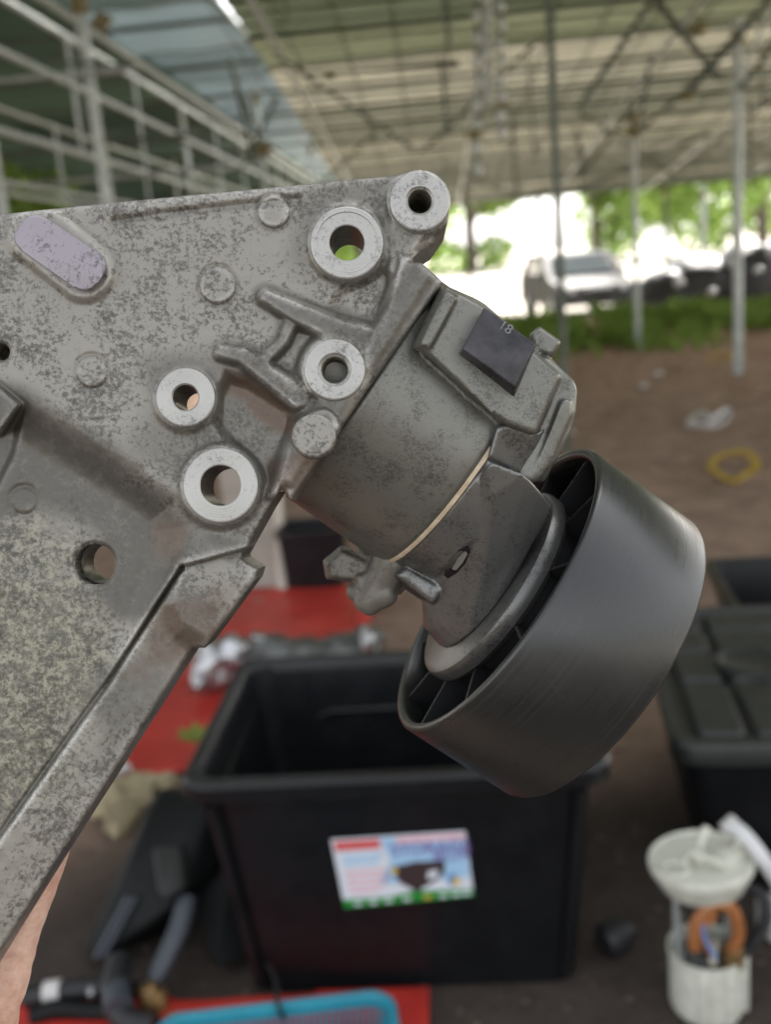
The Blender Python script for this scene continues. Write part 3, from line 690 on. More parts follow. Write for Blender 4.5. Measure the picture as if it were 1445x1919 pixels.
# ------------------------------------------------------------------ ground
def ground():
    def axis(lo, hi, fine, n): pass
    xs = np.concatenate([-np.geomspace(400, 6, 40), np.linspace(-5.8, 6.8, 190), np.geomspace(7, 400, 42)])
    ys = np.concatenate([-np.geomspace(120, 2, 18), np.linspace(-1.5, 18, 280), np.geomspace(18.3, 600, 50)])
    X, Y = np.meshgrid(xs, ys); Z = np.zeros(X.shape)
    def w(k, seed): return wob(X, Y, k, seed)
    near = np.exp(-(np.maximum(0, np.hypot(X, Y - 1.9) - 1.3)) ** 2 / .6)
    amp = (1 - .8 * near)
    Z += amp * (w(2.2, 21) * .022 + w(6, 22) * .014 + w(14, 23) * .012 + w(29, 24) * .008)
    Z += .28 * np.exp(-(((X - 5.6) / 1.5) ** 2 + ((Y - 14.5) / 1.6) ** 2)) + .13 * np.exp(-(((X - 2.6) / 2.2) ** 2 + ((Y - 15.8) / .9) ** 2))
    Z -= .35 * ss(Y, 18, 21) ; Z -= .004 + .006
    vs = np.stack([X, Y, Z], -1).reshape(-1, 3); ny, nx = X.shape
    i = np.arange(ny * nx).reshape(ny, nx)
    q = np.stack([i[:-1, :-1], i[:-1, 1:], i[1:, 1:], i[1:, :-1]], -1).reshape(-1, 4)
    me = bpy.data.meshes.new('ground'); me.from_pydata(vs.tolist(), [], q.tolist()); me.update(); smooth(me, 80)
    soil_dark = ss(-(np.hypot((X - .1) * .75, Y - 1.35) - 1.15 + w(3, 31) * .1), -.25, .3)  # soil round the parts darkened in colour, standing for shade there
    soil_dark = np.maximum(soil_dark, ss(-Y, -.2, 1.0)); soil_dark = np.maximum(soil_dark, .5 * ss(w(1.1, 33), .9, 1.8) * (Y < 17))  # unseen ground behind the camera darkened to cut bounced light; random dark patches
    pale = np.maximum(ss(Y, 17.6, 19.2), np.maximum(ss(-X, 9, 10.5), ss(X, 8.5, 10)))
    at = me.color_attributes.new('soil_dark', 'FLOAT_COLOR', 'POINT')
    at.data.foreach_set('color', np.stack([soil_dark, pale, 0 * X, 1 + 0 * X], -1).astype(np.float32).ravel())
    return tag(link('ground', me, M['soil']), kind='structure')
ground()
def scatter_clods():
    bm = bmesh.new()
    for i in range(1500):
        y = rng.uniform(0, 1) ** 1.5 * 13 + 2.7; x = rng.uniform(-.5, 1) * (y * .5 + .6)
        r = rng.uniform(.004, .014) * (1 + y * .07)
        m = Matrix.Translation((x, y, r * .25)) @ Matrix.Rotation(rng.uniform(0, 6.3), 4, 'Z') @ Matrix.Diagonal((r * rng.uniform(.8, 1.6), r, r * rng.uniform(.5, .8), 1))
        bmesh.ops.create_icosphere(bm, subdivisions=1, radius=1, matrix=m)
    for v in bm.verts: v.co += Vector(rng.normal(0, .0025, 3))
    return tag(from_bm('soil_clods', bm, M['soil']), kind='stuff')
scatter_clods()
def grit():
    bm = bmesh.new()
    for i in range(420):
        y = rng.uniform(1.45, 2.9); x = rng.uniform(-.9, 1.0) * (y * .38 + .1); r = rng.uniform(.0015, .006)
        bmesh.ops.create_icosphere(bm, subdivisions=1, radius=1, matrix=Matrix.Translation((x, y, r * .2)) @ Matrix.Rotation(rng.uniform(0, 6.3), 4, 'Z') @ Matrix.Diagonal((r * rng.uniform(.8, 2.2), r, r * .6, 1)))
    return tag(from_bm('soil_grit', bm, M['grit']), kind='stuff')
M['grit'] = mat('grit and crumbs', (.24, .19, .15), (.05, .04, .035), 14, .9)
grit()

# ------------------------------------------------------------------ open shed: posts, trusses, roof sheets
shed = empty('open_shed', (0, 4, 0), 'open steel pole shed with corrugated roof sheets over the bare soil', 'shed')
SH = Vector((0, 4, 0))
def sp(p): return Vector(p) - SH
def pipe(name, a, b, r, m, seg=10):
    return tube(name, [sp(a), sp(b)], r, m, shed, seg)
def zr(Y): return 3.28 - .084 * (Y - 7)
def corr_sheet(name, wx, ly, pitch, amp, m, ragged=0.0):
    n = int(ly / pitch * 6); nx = 7; ys = np.linspace(-ly / 2, ly / 2, n + 1); vs, fs = [], []
    for i in range(nx):
        for j, y in enumerate(ys):
            x = -wx / 2 + wx * i / (nx - 1)
            vs.append((x, y, amp * math.sin(2 * math.pi * (y + ly / 2) / pitch) + .012 * math.sin(i * 1.7 + j * .05)))
    for i in range(nx - 1):
        for j in range(n): a = i * (n + 1) + j; fs.append((a, a + n + 1, a + n + 2, a + 1))
    me = bpy.data.meshes.new(name); me.from_pydata(vs, [], fs); me.update(); smooth(me, 180); me.materials.append(m); return me
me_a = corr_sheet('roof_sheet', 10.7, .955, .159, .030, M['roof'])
me_f = me_a.copy(); me_f.materials.clear(); me_f.materials.append(M['roof_far_lit'])
slope = math.atan(.084)
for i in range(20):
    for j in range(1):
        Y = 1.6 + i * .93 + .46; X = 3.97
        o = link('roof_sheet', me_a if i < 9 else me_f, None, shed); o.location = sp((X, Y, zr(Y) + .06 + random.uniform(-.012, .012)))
        o.rotation_euler = (-slope + random.uniform(.004, .022), random.uniform(-.0015, .0015), random.uniform(-.0015, .0015))
me_b = corr_sheet('roof_sheet', 1.15, 1.86, .09, .012, M['roof_blue'])
me_c = corr_sheet('roof_sheet', 3.0, 1.86, .124, .017, M['roof_dark'])
for i in range(27):
    Y = 1.6 + i * 1.8 + .9
    o = link('roof_sheet', me_b, None, shed); o.location = sp((-2.10 + random.uniform(-.05, .04), Y, 3.42 + random.uniform(-.01, .01)))
    for j in range(4):
        o = link('roof_sheet', me_c, None, shed); o.location = sp((-4.22 - j * 2.98, Y + (.05 if (i + j) % 4 else .12), 3.50 + .09 * j)); o.rotation_euler = (0, -.03, 0)
for i in range(62):
    Y = 1.7 + i * .3
    pipe('purlin', (-1.36, Y, zr(Y) + .0), (9.2, Y, zr(Y) + .0), .024 if i % 3 == 0 else .012, M['galv_dark'], 6)
for i in range(25):
    Y = 1.7 + i * 1.9
    pipe('purlin', (-14.5, Y, 3.37), (-1.55, Y, 3.37), .022, M['galv_dark'], 8)
for X in (-1.15, .55, 2.25, 3.95, 5.65, 7.35):
    pipe('rafter', (X, 1.5, zr(1.5) - .055), (X, 20, zr(20) - .055), .026, M['galv'], 10)
for k in range(24):
    X = -1.5 + k * .44; pipe('batten', (X, 1.5, zr(1.5) + .03), (X, 20, zr(20) + .03), .009, M['galv_dark'], 6)
pipe('rafter', (-2.68, 1.5, 3.33), (-2.68, 48, 3.33), .03, M['galv'], 10)
pipe('rafter', (-1.5, 1.5, 3.30), (-1.5, 48, 3.30), .026, M['galv_dark'], 10)
for (X, zt, zb, st) in ((-2.85, 3.27, 2.36, 1.95), (-4.4, 3.17, 2.30, 1.95)):
    pipe('chord', (X, 1.5, zt), (X, 46, zt), .026, M['galv']); pipe('chord', (X, 1.5, zb), (X, 46, zb), .024, M['galv'])
    y = 5.0
    while y < 44:
        pipe('strut', (X, y, zb), (X, y, zt), .019, M['galv'], 8); y += st
pipe('rail', (-5.6, 3, 1.75), (-5.6, 22, 1.75), .022, M['galv']); pipe('rail', (-1.9, 9, 2.45), (-9, 9, 2.45), .02, M['galv_dark']); pipe('rail', (-1.9, 16, 2.3), (-9, 16, 2.3), .02, M['galv_dark'])
POSTS = []
def post(px, py, r, m=None, Y=None, X=None):
    p = G(px, py) if X is None else Vector((X, Y, 0))
    POSTS.append(p); top = (zr(min(p.y, 20)) if p.x > -1.7 else 3.38)
    o = pipe('post', (p.x, p.y, -.02), (p.x, p.y, top), r, m or M['galv'], 14)
    tube('clamp', [sp((p.x, p.y, top - .22)), sp((p.x, p.y, top - .10))], r * 1.5, M['clamp'], o, 10)
    return o
post(1064, 850, .024, M['galv_dark']); post(1383, 702, .042); post(1196, 655, .036); post(0, 0, .040, None, 7.8, -2.37); post(0, 0, .036, None, 7.5, -3.04)
post(1320, 560, .05); post(0, 0, .03, None, 12.5, -1.9); post(0, 0, .03, None, 18, -1.9); post(0, 0, .03, None, 13.5, -3.0); post(0, 0, .03, None, 19.5, -4.6)
for x, y in ((.6, 17.5), (2.0, 19.5), (-.6, 19.4), (6.6, 17), (8.2, 12.5), (4.3, 19.6)): post(0, 0, .035, M['galv_dark'], y, x)
def brace(a, b, Ya, Yb, r=.02, m=None):
    A, B = atY(*a, Ya), atY(*b, Yb); pipe('brace', A, B, r, m or M['galv_dark'], 8)
brace((1225, 0), (1085, 205), 8.5, 8.5, .026); brace((1228, 0), (1350, 150), 8.5, 8.5, .026); brace((1470, -30), (1290, 175), 8.6, 8.6, .03)
brace((1475, 60), (1385, 170), 8.6, 8.6, .024); brace((1445, 15), (1372, 190), 9, 9, .016, M['galv']); brace((1240, 0), (1195, 260), 11, 11, .02); brace((1190, 250), (1290, 170), 11, 11, .02)
brace((1090, 330), (1190, 200), 12, 12, .02); brace((1080, 360), (1330, 250), 14, 14, .02); brace((1105, 345), (1070, 210), 14, 14, .018)
brace((860, 120), (560, 140), 9.5, 9.5, .02); brace((470, 290), (520, 180), 10, 10, .02); brace((500, 300), (455, 175), 10, 10, .02); brace((475, 300), (432, 110), 9, 9, .022)
for k in range(26):                                           # hanging rods and thin ties all over the bays
    x = [-.9, .2, 1.0, 1.5, 2.1, 2.7, 3.3, 3.9, 4.6, 5.2, 6.0, 6.8, 7.6][k % 13]; Y = 7.6 + (k * 2.37) % 11; z1 = zr(Y); L_ = .3 + (k * .37) % 1.0
    pipe('hanging_rod', (x, Y, z1), (x + .02, Y, max(1.9, z1 - L_)), .011 + .004 * (k % 3), M['galv_dark'], 6)
for k in range(12):
    x = -1.2 + k * .75; Y = 9.2 + (k * 3.1) % 9; dz = min(.9, zr(Y) - 1.95); pipe('brace', (x, Y, zr(Y) - .05), (x + 1.1 * (-1) ** k, Y, zr(Y) - dz), .016, M['galv_dark'], 6)
for k, (x, Y, z) in enumerate(((-1.9, 7.4, 2.7), (-1.9, 10.5, 2.3), (-1.9, 13.0, 2.55), (-1.9, 15.5, 2.2))):
    pipe('rail', (x, Y, z), (-8.5, Y, z + .05), .018, M['galv'], 8); pipe('brace', (x, Y, z), (-3.0, Y + .6, 2.98), .014, M['galv_dark'], 6)
pipe('rail', (-3.75, 3, 2.25), (-3.75, 20, 2.25), .02, M['galv']); pipe('rail', (-2.35, 3, 2.62), (-2.35, 20, 2.62), .022, M['galv'])
def node(px, py, Y, r): 
    c = sp(atY(px, py, Y)); bm = bmesh.new(); bm_box(bm, c, (r * 1.6, r * 1.2, r * 1.9), Matrix.Rotation(.4, 3, 'Y'), r * .3); bm_lathe(bm, [(-r * 1.3, 0), (-r * 1.3, r * .5), (r * 1.3, r * .5), (r * 1.3, 0)], c, (1, .2, .3), 10); from_bm('clamp', bm, M['clamp'], shed)
node(190, 42, 7.75, .06); node(495, 280, 10, .07); node(1310, 55, 8.6, .06); node(1290, 178, 11, .07); node(1185, 245, 11, .07); node(940, 200, 8, .04); node(620, 140, 9.4, .04); node(890, 250, 8, .05)

# ------------------------------------------------------------------ cords of beads hanging from the roof
me_bead = None
for k, (px, y0, y1, lab) in enumerate(((893, -60, 330, 'beaded cord hanging from the roof, left of the three cords'), (912, -60, 190, 'short beaded cord hanging from the roof, middle of the three cords'), (938, -60, 260, 'beaded cord hanging from the roof, right of the three cords'))):
    a, b = atY(px, y0, 8.0), atY(px + 2, y1, 8.0); a.z = min(a.z, zr(8))
    e = empty('hanging_cord', b, lab, 'hanging cord', 'beaded cords hanging from the roof')
    tube('cord', [a - b, (0, 0, 0)], .012, M['galv_dark'], e, 6)
    n = 9
    for i in range(n):
        if me_bead is None:
            bm = bmesh.new(); bmesh.ops.create_uvsphere(bm, u_segments=10, v_segments=7, radius=.034, matrix=Matrix.Diagonal((1, 1, 1.7, 1))); o = from_bm('bead', bm, M['galv'], e); me_bead = o.data
        else: o = link('bead', me_bead, None, e)
        o.location = (a - b) * ((i + .3) / n) + Vector((.004 * (-1) ** i, 0, 0))

# ------------------------------------------------------------------ outside: trees, bushes, weeds
def leaf_cloud(bm_pts, n, size):
    """n leaf quads spread round clump centres [(x,y,z,r)]"""
    c = np.array(bm_pts); w = c[:, 3] ** 2; idx = rng.choice(len(c), n, p=w / w.sum())
    d = rng.normal(0, 1, (n, 3)); d /= np.linalg.norm(d, axis=1)[:, None]
    p = c[idx, :3] + d * (c[idx, 3] * rng.uniform(.35, 1.05, n) ** .6)[:, None] * np.array([1, 1, .8])
    u = rng.normal(0, 1, (n, 3)); u /= np.linalg.norm(u, axis=1)[:, None]; v = np.cross(u, d + .5 * rng.normal(0, 1, (n, 3))); v /= np.linalg.norm(v, axis=1)[:, None] + 1e-9
    s = size * rng.uniform(.6, 1.5, n)[:, None]
    q = np.stack([p - u * s, p - v * s * .45, p + u * s, p + v * s * .45], 1).reshape(-1, 3)
    return q.tolist(), [(4 * i, 4 * i + 1, 4 * i + 2, 4 * i + 3) for i in range(n)]
def tree(x, y, h, spread, label, nleaf=5000, low=.3, name='tree', cat='tree'):
    e = empty(name, (x, y, -.4), label, cat, 'trees and bushes beyond the shed')
    bm = bmesh.new(); bend = rng.uniform(-.3, .3)
    bm_tube(bm, catmull([(0, 0, 0), (bend * .4, 0, h * .25), (bend, .1, h * .6), (bend * 1.1, 0, h * .9)], 4), [h * .028 * (1 - .75 * i / 12) for i in range(13)], 9)
    cl = []
    for i in range(16):
        a = rng.uniform(0, 6.3); z = h * rng.uniform(low, 1); rr = spread * rng.uniform(.3, 1) * (1.1 - .5 * abs(z / h - .6))
        c = (bend + rr * math.cos(a), rr * math.sin(a), z); cl.append((*c, spread * rng.uniform(.28, .46)))
        if i % 2 == 0: bm_tube(bm, catmull([(bend * .8, 0, z * .55), (bend + c[0] * .4, c[1] * .4, z * .8), c], 3), [h * .011, h * .009, h * .008, h * .007, h * .006, h * .004, h * .002], 6)
    from_bm('trunk', bm, M['bark'], e)
    vs, fs = leaf_cloud(cl, nleaf, spread * .06); me = bpy.data.meshes.new('crown'); me.from_pydata(vs, [], fs); link('crown', me, M['leaf'], e)
T = [(3.6, 92, 13, 6.5, 'bushy tree in full sun left of the dark shed post', .05), (15, 98, 15, 7, 'tall tree behind the pale grey car', .12), (25, 88, 15, 7, 'spreading tree behind the covered dark heap', .10), (9.4, 30.5, 7.5, 3.9, 'leafy tree shading the pale grey car and the dark heap', .38), (20, 50, 10, 5, 'big tree at the far right end of the yard', .08),
     (-6, 34, 8, 4.0, 'large tree seen between the left trusses', .05), (-13, 30, 8, 4.2, 'wide tree behind the left side of the shed', .05), (-3.2, 46, 9, 4.0, 'far tree behind the top edge of the bracket', .06), (-20, 38, 10, 5, 'farthest left tree beyond the shed side', .05), (-10, 20, 4.5, 2.4, 'low tree close to the left side of the shed', .05)]
for (x, y, h, s_, lab, low) in T: tree(x, y, h, s_, lab, 5200, low)
def weeds():
    vs, fs = [], []
    for i in range(9000):
        x = rng.uniform(.6, 5.9); y = 14.0 + rng.normal(1.2, 1.2) + .25 * math.sin(x * 2.3)
        dens = max(0, .45 + .6 * mnoise.noise((x * 1.5, y * .9, 3.3)) * 1.6)
        if dens < .5 or rng.uniform() > dens + .1 or y < 11.8 or y > 18: continue
        h = rng.uniform(.08, .32) * (.5 + .8 * dens); a = rng.uniform(0, 6.3); dx, dy = math.cos(a), math.sin(a); w_ = rng.uniform(.012, .035); b = len(vs); ln = rng.uniform(.2, 1.0) * h
        vs += [(x - dy * w_, y + dx * w_, .0), (x + dy * w_, y - dx * w_, .0), (x + dx * ln * .4 + dy * w_, y + dy * ln * .4 - dx * w_, h * .7), (x + dx * ln, y + dy * ln, h), (x + dx * ln * .4 - dy * w_, y + dy * ln * .4 + dx * w_, h * .7)]
        fs += [(b, b + 1, b + 2, b + 3, b + 4)]
    me = bpy.data.meshes.new('weeds'); me.from_pydata(vs, [], fs); tag(link('weeds', me, M['grass']), kind='stuff')
weeds()

# ------------------------------------------------------------------ parked car and covered heap beyond the weeds
def car():
    c = atY(1122, 540, 23.0); e = empty('parked_car', (c.x, 23, -.35), 'pale grey car parked in the bright yard beyond the weeds', 'car'); e.rotation_euler = (0, 0, R(8))
    W, L = .86, 3.9
    prof_ = [(0, .32), (.02, .62), (.12, .74), (1.05, .92), (1.7, 1.42), (2.9, 1.46), (3.7, 1.0), (3.88, .85), (3.9, .35)]
    lo = [(-W, y, z) for y, z in prof_]; hi = [(W, y, z) for y, z in prof_]
    prism('body', lo, hi, M['carwhite'], e, .05, 2)
    prism('windscreen', [(-.68, 1.10, .965), (.68, 1.10, .965), (.60, 1.63, 1.385), (-.60, 1.63, 1.385)], [(-.68, 1.085, .985), (.68, 1.085, .985), (.60, 1.615, 1.405), (-.60, 1.615, 1.405)], M['glass'], e)
    for s_ in (-1, 1):
        x = s_ * (W + .004); prism('side_window', [(x, 1.35, .98), (x, 2.95, 1.02), (x, 2.8, 1.36), (x, 1.75, 1.36)], [(x + s_ * .01, 1.35, .98), (x + s_ * .01, 2.95, 1.02), (x + s_ * .01, 2.8, 1.36), (x + s_ * .01, 1.75, 1.36)], M['glass'], e)
        hull('headlight', [(s_ * .52, .0, .60), (s_ * .80, .05, .60), (s_ * .52, .07, .74), (s_ * .80, .16, .74), (s_ * .52, .2, .6), (s_ * .8, .2, .6)], M['clear'], e, .01)
        box('mirror', (s_ * .96, 1.3, 1.0), (.16, .1, .12), M['carwhite'], e, bev=.03)
        for y in (.75, 3.1):
            w_ = lathe('wheel', [(-.1, .19), (-.1, .29), (-.07, .31), (.07, .31), (.1, .29), (.1, .19)], (s_ * .8, y, .31), (1, 0, 0), M['black_rub'], e, 24, closed=True)
            lathe('rim', [(-.08, 0), (-.08, .19), (.09, .19), (.06, .0)], (s_ * .8, y, .31), (1, 0, 0), M['galv'], w_, 16)
    box('bumper', (0, -.02, .42), (1.66, .14, .2), M['carwhite'], e, bev=.05); box('grille', (0, -.025, .62), (.7, .08, .1), M['black_rub'], e, bev=.02)
car()
def lumps(name, pts, r, m, parent=None, vox=.02, sm=4):
    bm = bmesh.new()
    for p, rr in pts: bmesh.ops.create_icosphere(bm, subdivisions=2, radius=1, matrix=Matrix.Translation(p) @ Matrix.Diagonal((*rr, 1)))
    for v in bm.verts: v.co += Vector(mnoise.noise_vector(v.co * (1.2 / r))) * r
    o = from_bm(name, bm, m, parent, 180)
    q = o.modifiers.new('union', 'REMESH'); q.mode = 'VOXEL'; q.voxel_size = vox; q.use_smooth_shade = True
    z = o.modifiers.new('smooth', 'SMOOTH'); z.factor = .5; z.iterations = sm
    return o
hp = atY(1335, 520, 19.5)
heap = empty('covered_heap', (hp.x, 19.6, -.3), 'dark heap of parts under black tarpaulin beyond the posts', 'heap')
lumps('tarpaulin', [((-.9, 0, .4), (.6, .6, .65)), ((-.2, .2, .55), (.8, .7, .75)), ((.7, .1, .6), (.8, .7, .85)), ((1.5, .2, .5), (.9, .7, .95)), ((2.6, .2, .5), (.9, .7, 1.0))], .12, M['tarp_black'], heap, .06)
for i, (x, z) in enumerate(((-.75, .75), (.1, 1.02), (.62, .85), (1.0, 1.2), (1.4, 1.15), (-.2, .55))):
    o = lumps('scrap', [((0, 0, 0), (.09, .07, .06)), ((.05, -.03, .03), (.05, .06, .05))], .02, M['shiny'], heap, .015, 1); o.location = (x, -.72 - .06 * (i % 2), z)

# ------------------------------------------------------------------ tubs
def rr_loop(w, d, r, z, n=5, cx=0, cy=0):
    out = []
    for sx, sy, a0 in ((1, 1, 0), (-1, 1, 90), (-1, -1, 180), (1, -1, 270)):
        for i in range(n + 1):
            a = R(a0 + 90 * i / n); out.append((cx + sx * (w / 2 - r) + r * math.cos(a), cy + sy * (d / 2 - r) + r * math.sin(a), z))
    return out
def loft(name, loops, m, parent=None, cap0=False, cap1=False, ang=40):
    bm = bmesh.new(); rs = [[bm.verts.new(p) for p in l] for l in loops]; n = len(loops[0])
    for A, B in zip(rs, rs[1:]):
        for i in range(n): j = (i + 1) % n; bm.faces.new((A[i], A[j], B[j], B[i]))
    if cap0: bm.faces.new(rs[0][::-1])
    if cap1: bm.faces.new(rs[-1])
    return from_bm(name, bm, m, parent, ang)
tub = empty('storage_tub', (-.126, 1.842, 0), 'open black storage tub with a picture label on its front', 'storage tub'); tub.rotation_euler = (0, 0, R(-.8))
TW, TD, TH = .74, .575, .46
loft('tub_wall', [rr_loop(TW - .135, TD - .13, .04, 0), rr_loop(TW - .06, TD - .06, .05, TH - .05), rr_loop(TW - .05, TD - .05, .05, TH - .012), rr_loop(TW - .062, TD - .062, .045, TH - .012), rr_loop(TW - .07, TD - .07, .045, TH - .055), rr_loop(TW - .165, TD - .14, .035, .006)], M['tub'], tub, True, True)
loft('tub_rim', [rr_loop(TW - .06, TD - .06, .05, TH - .035), rr_loop(TW, TD, .055, TH - .035), rr_loop(TW + .004, TD + .004, .057, TH - .008), rr_loop(TW - .008, TD - .008, .052, TH), rr_loop(TW - .05, TD - .05, .045, TH), rr_loop(TW - .062, TD - .062, .042, TH - .01), rr_loop(TW - .066, TD - .066, .04, TH - .035)], M['tub'], tub)
for x in (-.325, .325):                                       # ribs down the front corners, ridge inside the back wall
    tube('corner_rib', [(x * .98, -TD / 2 + .022, TH - .05), (x * .865, -TD / 2 + .057, .02)], .010, M['tub'], tub, 8)
tube('wall_ridge', [(-.20, TD / 2 - .05, TH - .13), (-.17, TD / 2 - .05, TH - .115), (.3, TD / 2 - .05, TH - .115)], .006, M['tub'], tub, 8)
tube('wall_ridge', [(-TW / 2 + .045, -TD / 2 + .07, TH - .075), (-TW / 2 + .04, TD / 2 - .08, TH - .075)], .006, M['tub'], tub, 8)
# printed label: lies on the sloping front wall
def flat(c): return mat('print ' + str(c[:2]) + str(random.random())[:6], c, tuple(x * .93 for x in c), 30, .4)
INK = {'white': flat((.72, .76, .82)), 'sky': flat((.38, .60, .82)), 'red': flat((.66, .12, .12)), 'green': flat((.02, .26, .04)), 'black': flat((.05, .035, .035)), 'purple': flat((.22, .14, .42)), 'pink': flat((.78, .50, .55)), 'blue': flat((.10, .28, .62)), 'yellow': flat((.7, .5, .08))}
fw0, fw1 = Vector((0, -(TD - .13) / 2, 0)), Vector((0, -(TD - .06) / 2, TH - .05))
up_ = (fw1 - fw0).normalized(); rt_ = Vector((1, 0, 0)); nn_ = rt_.cross(up_)
tubM = Matrix.Translation(tub.location) @ Matrix.Rotation(R(-.8), 4, 'Z'); tubI = tubM.inverted()
def on_front(px, py):
    o = tubI @ CAM; d = tubI.to_3x3() @ ray(px, py); t = (fw0 - o).dot(nn_) / d.dot(nn_); p = o + d * t - fw0; return p.dot(rt_), p.dot(up_)
cor = [on_front(*p) for p in ((620, 1572), (872, 1556), (888, 1676), (646, 1699))]
def lab(u, v, lift=.0):
    a, b, c_, d = [np.array(k) for k in cor]; q = (a * (1 - u) + b * u) * (1 - v) + (d * (1 - u) + c_ * u) * v
    return fw0 + rt_ * float(q[0]) + up_ * float(q[1]) + nn_ * (.0015 + lift)
def patch(name, uv, lift, m, parent, th=.0004):
    return prism(name, [lab(u, v, lift - th) for u, v in uv][::-1], [lab(u, v, lift) for u, v in uv][::-1], m, parent)
stk = patch('label', [(0, 0), (1, 0), (1, 1), (0, 1)], .0, INK['white'], tub, .001)
patch('sky_print', [(.36, .02), (.99, .02), (.99, .70), (.30, .70), (.42, .35)], .0006, INK['sky'], stk)
patch('red_band', [(.02, .03), (.36, .03), (.36, .17), (.02, .17)], .0006, INK['red'], stk)
patch('green_band', [(0, .88), (.35, .90), (.55, .84), (1, .90), (1, 1), (0, 1)], .0012, INK['green'], stk)
patch('pink_print', [(.48, .02), (.99, .02), (.99, .11), (.48, .11)], .0012, INK['pink'], stk)
patch('tub_print', [(.40, .46), (.60, .40), (.82, .42), (.80, .62), (.70, .74), (.62, .80), (.58, .88), (.54, .80), (.46, .70)], .0018, INK['black'], stk)
patch('tub_glint', [(.68, .56), (.76, .54), (.75, .64), (.67, .68)], .0024, INK['white'], stk)
patch('tub_handle', [(.40, .46), (.44, .45), (.46, .54), (.42, .56)], .0024, INK['yellow'], stk)
patch('round_print', [(.86 + .045 * math.cos(a), .72 + .10 * math.sin(a)) for a in [i * math.pi / 6 for i in range(12)]], .0018, INK['blue'], stk)
patch('round_core', [(.88 + .03 * math.cos(a), .74 + .07 * math.sin(a)) for a in [i * math.pi / 6 for i in range(12)]], .0024, INK['yellow'], stk)
for v0, v1, w_, ik in ((.24, .29, .30, 'sky'), (.33, .38, .26, 'sky'), (.47, .52, .32, 'pink'), (.57, .62, .34, 'pink'), (.67, .72, .30, 'pink'), (.77, .81, .24, 'pink')):
    patch('text_line', [(.06, v0), (.06 + w_, v0), (.06 + w_, v1), (.06, v1)], .0006, INK[ik], stk)
for u in (.08, .2, .32, .46, .62, .74, .84, .92):
    patch('green_mark', [(u, .93), (u + .06, .93), (u + .06, .975), (u, .975)], .0018, INK['white'] if u != .62 else INK['yellow'], stk)
def on_label(body, u, v, size, ik, name):
    x_ = (lab(1, v) - lab(0, v)).normalized(); z_ = nn_; y_ = z_.cross(x_)
    text(name, body, size, Matrix.Translation(lab(u, v, .0028)) @ Matrix((x_, y_, z_)).transposed().to_4x4(), INK[ik], stk, .0002)
on_label('STORAGE', .73, .205, .032, 'purple', 'lettering'); on_label('BOX', .88, .335, .032, 'purple', 'lettering')

lt = empty('lidded_tub', (.39, 1.80, 0), 'closed black tub with a panelled lid at the right', 'storage tub'); lt.rotation_euler = (0, 0, R(-5.5))
LW, LD, LH = .56, .78, .36
ox, oy = LW / 2, LD / 2
loft('tub_wall', [rr_loop(LW - .15, LD - .15, .04, 0, 5, ox, oy), rr_loop(LW - .05, LD - .05, .05, LH - .05, 5, ox, oy), rr_loop(LW - .03, LD - .03, .05, LH - .05, 5, ox, oy), rr_loop(LW - .03, LD - .03, .05, LH - .03, 5, ox, oy)], M['tub'], lt, True, True)
lid = loft('lid', [rr_loop(LW - .01, LD - .01, .05, LH - .045, 5, ox, oy), rr_loop(LW, LD, .055, LH - .01, 5, ox, oy), rr_loop(LW - .012, LD - .012, .05, LH, 5, ox, oy), rr_loop(LW - .06, LD - .06, .04, LH, 5, ox, oy), rr_loop(LW - .075, LD - .075, .035, LH - .02, 5, ox, oy)], M['lid'], lt, True, True)
def lid_panel(name, x0, x1, y0, y1):
    loft(name, [rr_loop(x1 - x0, y1 - y0, .018, LH - .026, 4, (x0 + x1) / 2, (y0 + y1) / 2), rr_loop(x1 - x0 - .006, y1 - y0 - .006, .016, LH - .006, 4, (x0 + x1) / 2, (y0 + y1) / 2), rr_loop(x1 - x0 - .016, y1 - y0 - .016, .012, LH - .001, 4, (x0 + x1) / 2, (y0 + y1) / 2)], M['lid'], lid, False, True)
for (x0, x1) in ((.055, .150), (.165, .395), (.41, .505)):
    for (y0, y1) in ((.055, .30), (.315, .47), (.485, .60), (.615, .725)):
        lid_panel('lid_panel', x0, x1, y0, y1)
rc = (.228, .40, LH - .001)
lathe('lid_ring', [(-.01, .084), (.008, .082), (.011, .074), (.006, .066), (.004, .062), (.004, 0)], rc, (0, 0, 1), M['lid'], lid, 40)
hull('latch', [(.22, -.02, LH - .11), (.36, -.02, LH - .11), (.36, -.025, LH - .01), (.22, -.025, LH - .01), (.22, .02, LH - .11), (.36, .02, LH - .11), (.36, .02, LH - .01), (.22, .02, LH - .01)], M['lid'], lt, .006)
for y in (.16, .4, .62): tube('wall_rib', [(.03, y, LH - .06), (.075, y, .02)], .008, M['tub'], lt, 6)
bt = empty('back_crate', (1.18, 3.02, 0), 'dark open crate behind the lidded tub at the right edge', 'crate'); bt.rotation_euler = (0, 0, R(-4))
loft('crate_wall', [rr_loop(.62, .42, .03, 0), rr_loop(.72, .5, .04, .22), rr_loop(.75, .53, .05, .22), rr_loop(.75, .53, .05, .25), rr_loop(.70, .48, .04, .25), rr_loop(.60, .40, .03, .01)], M['tub'], bt, True, True)

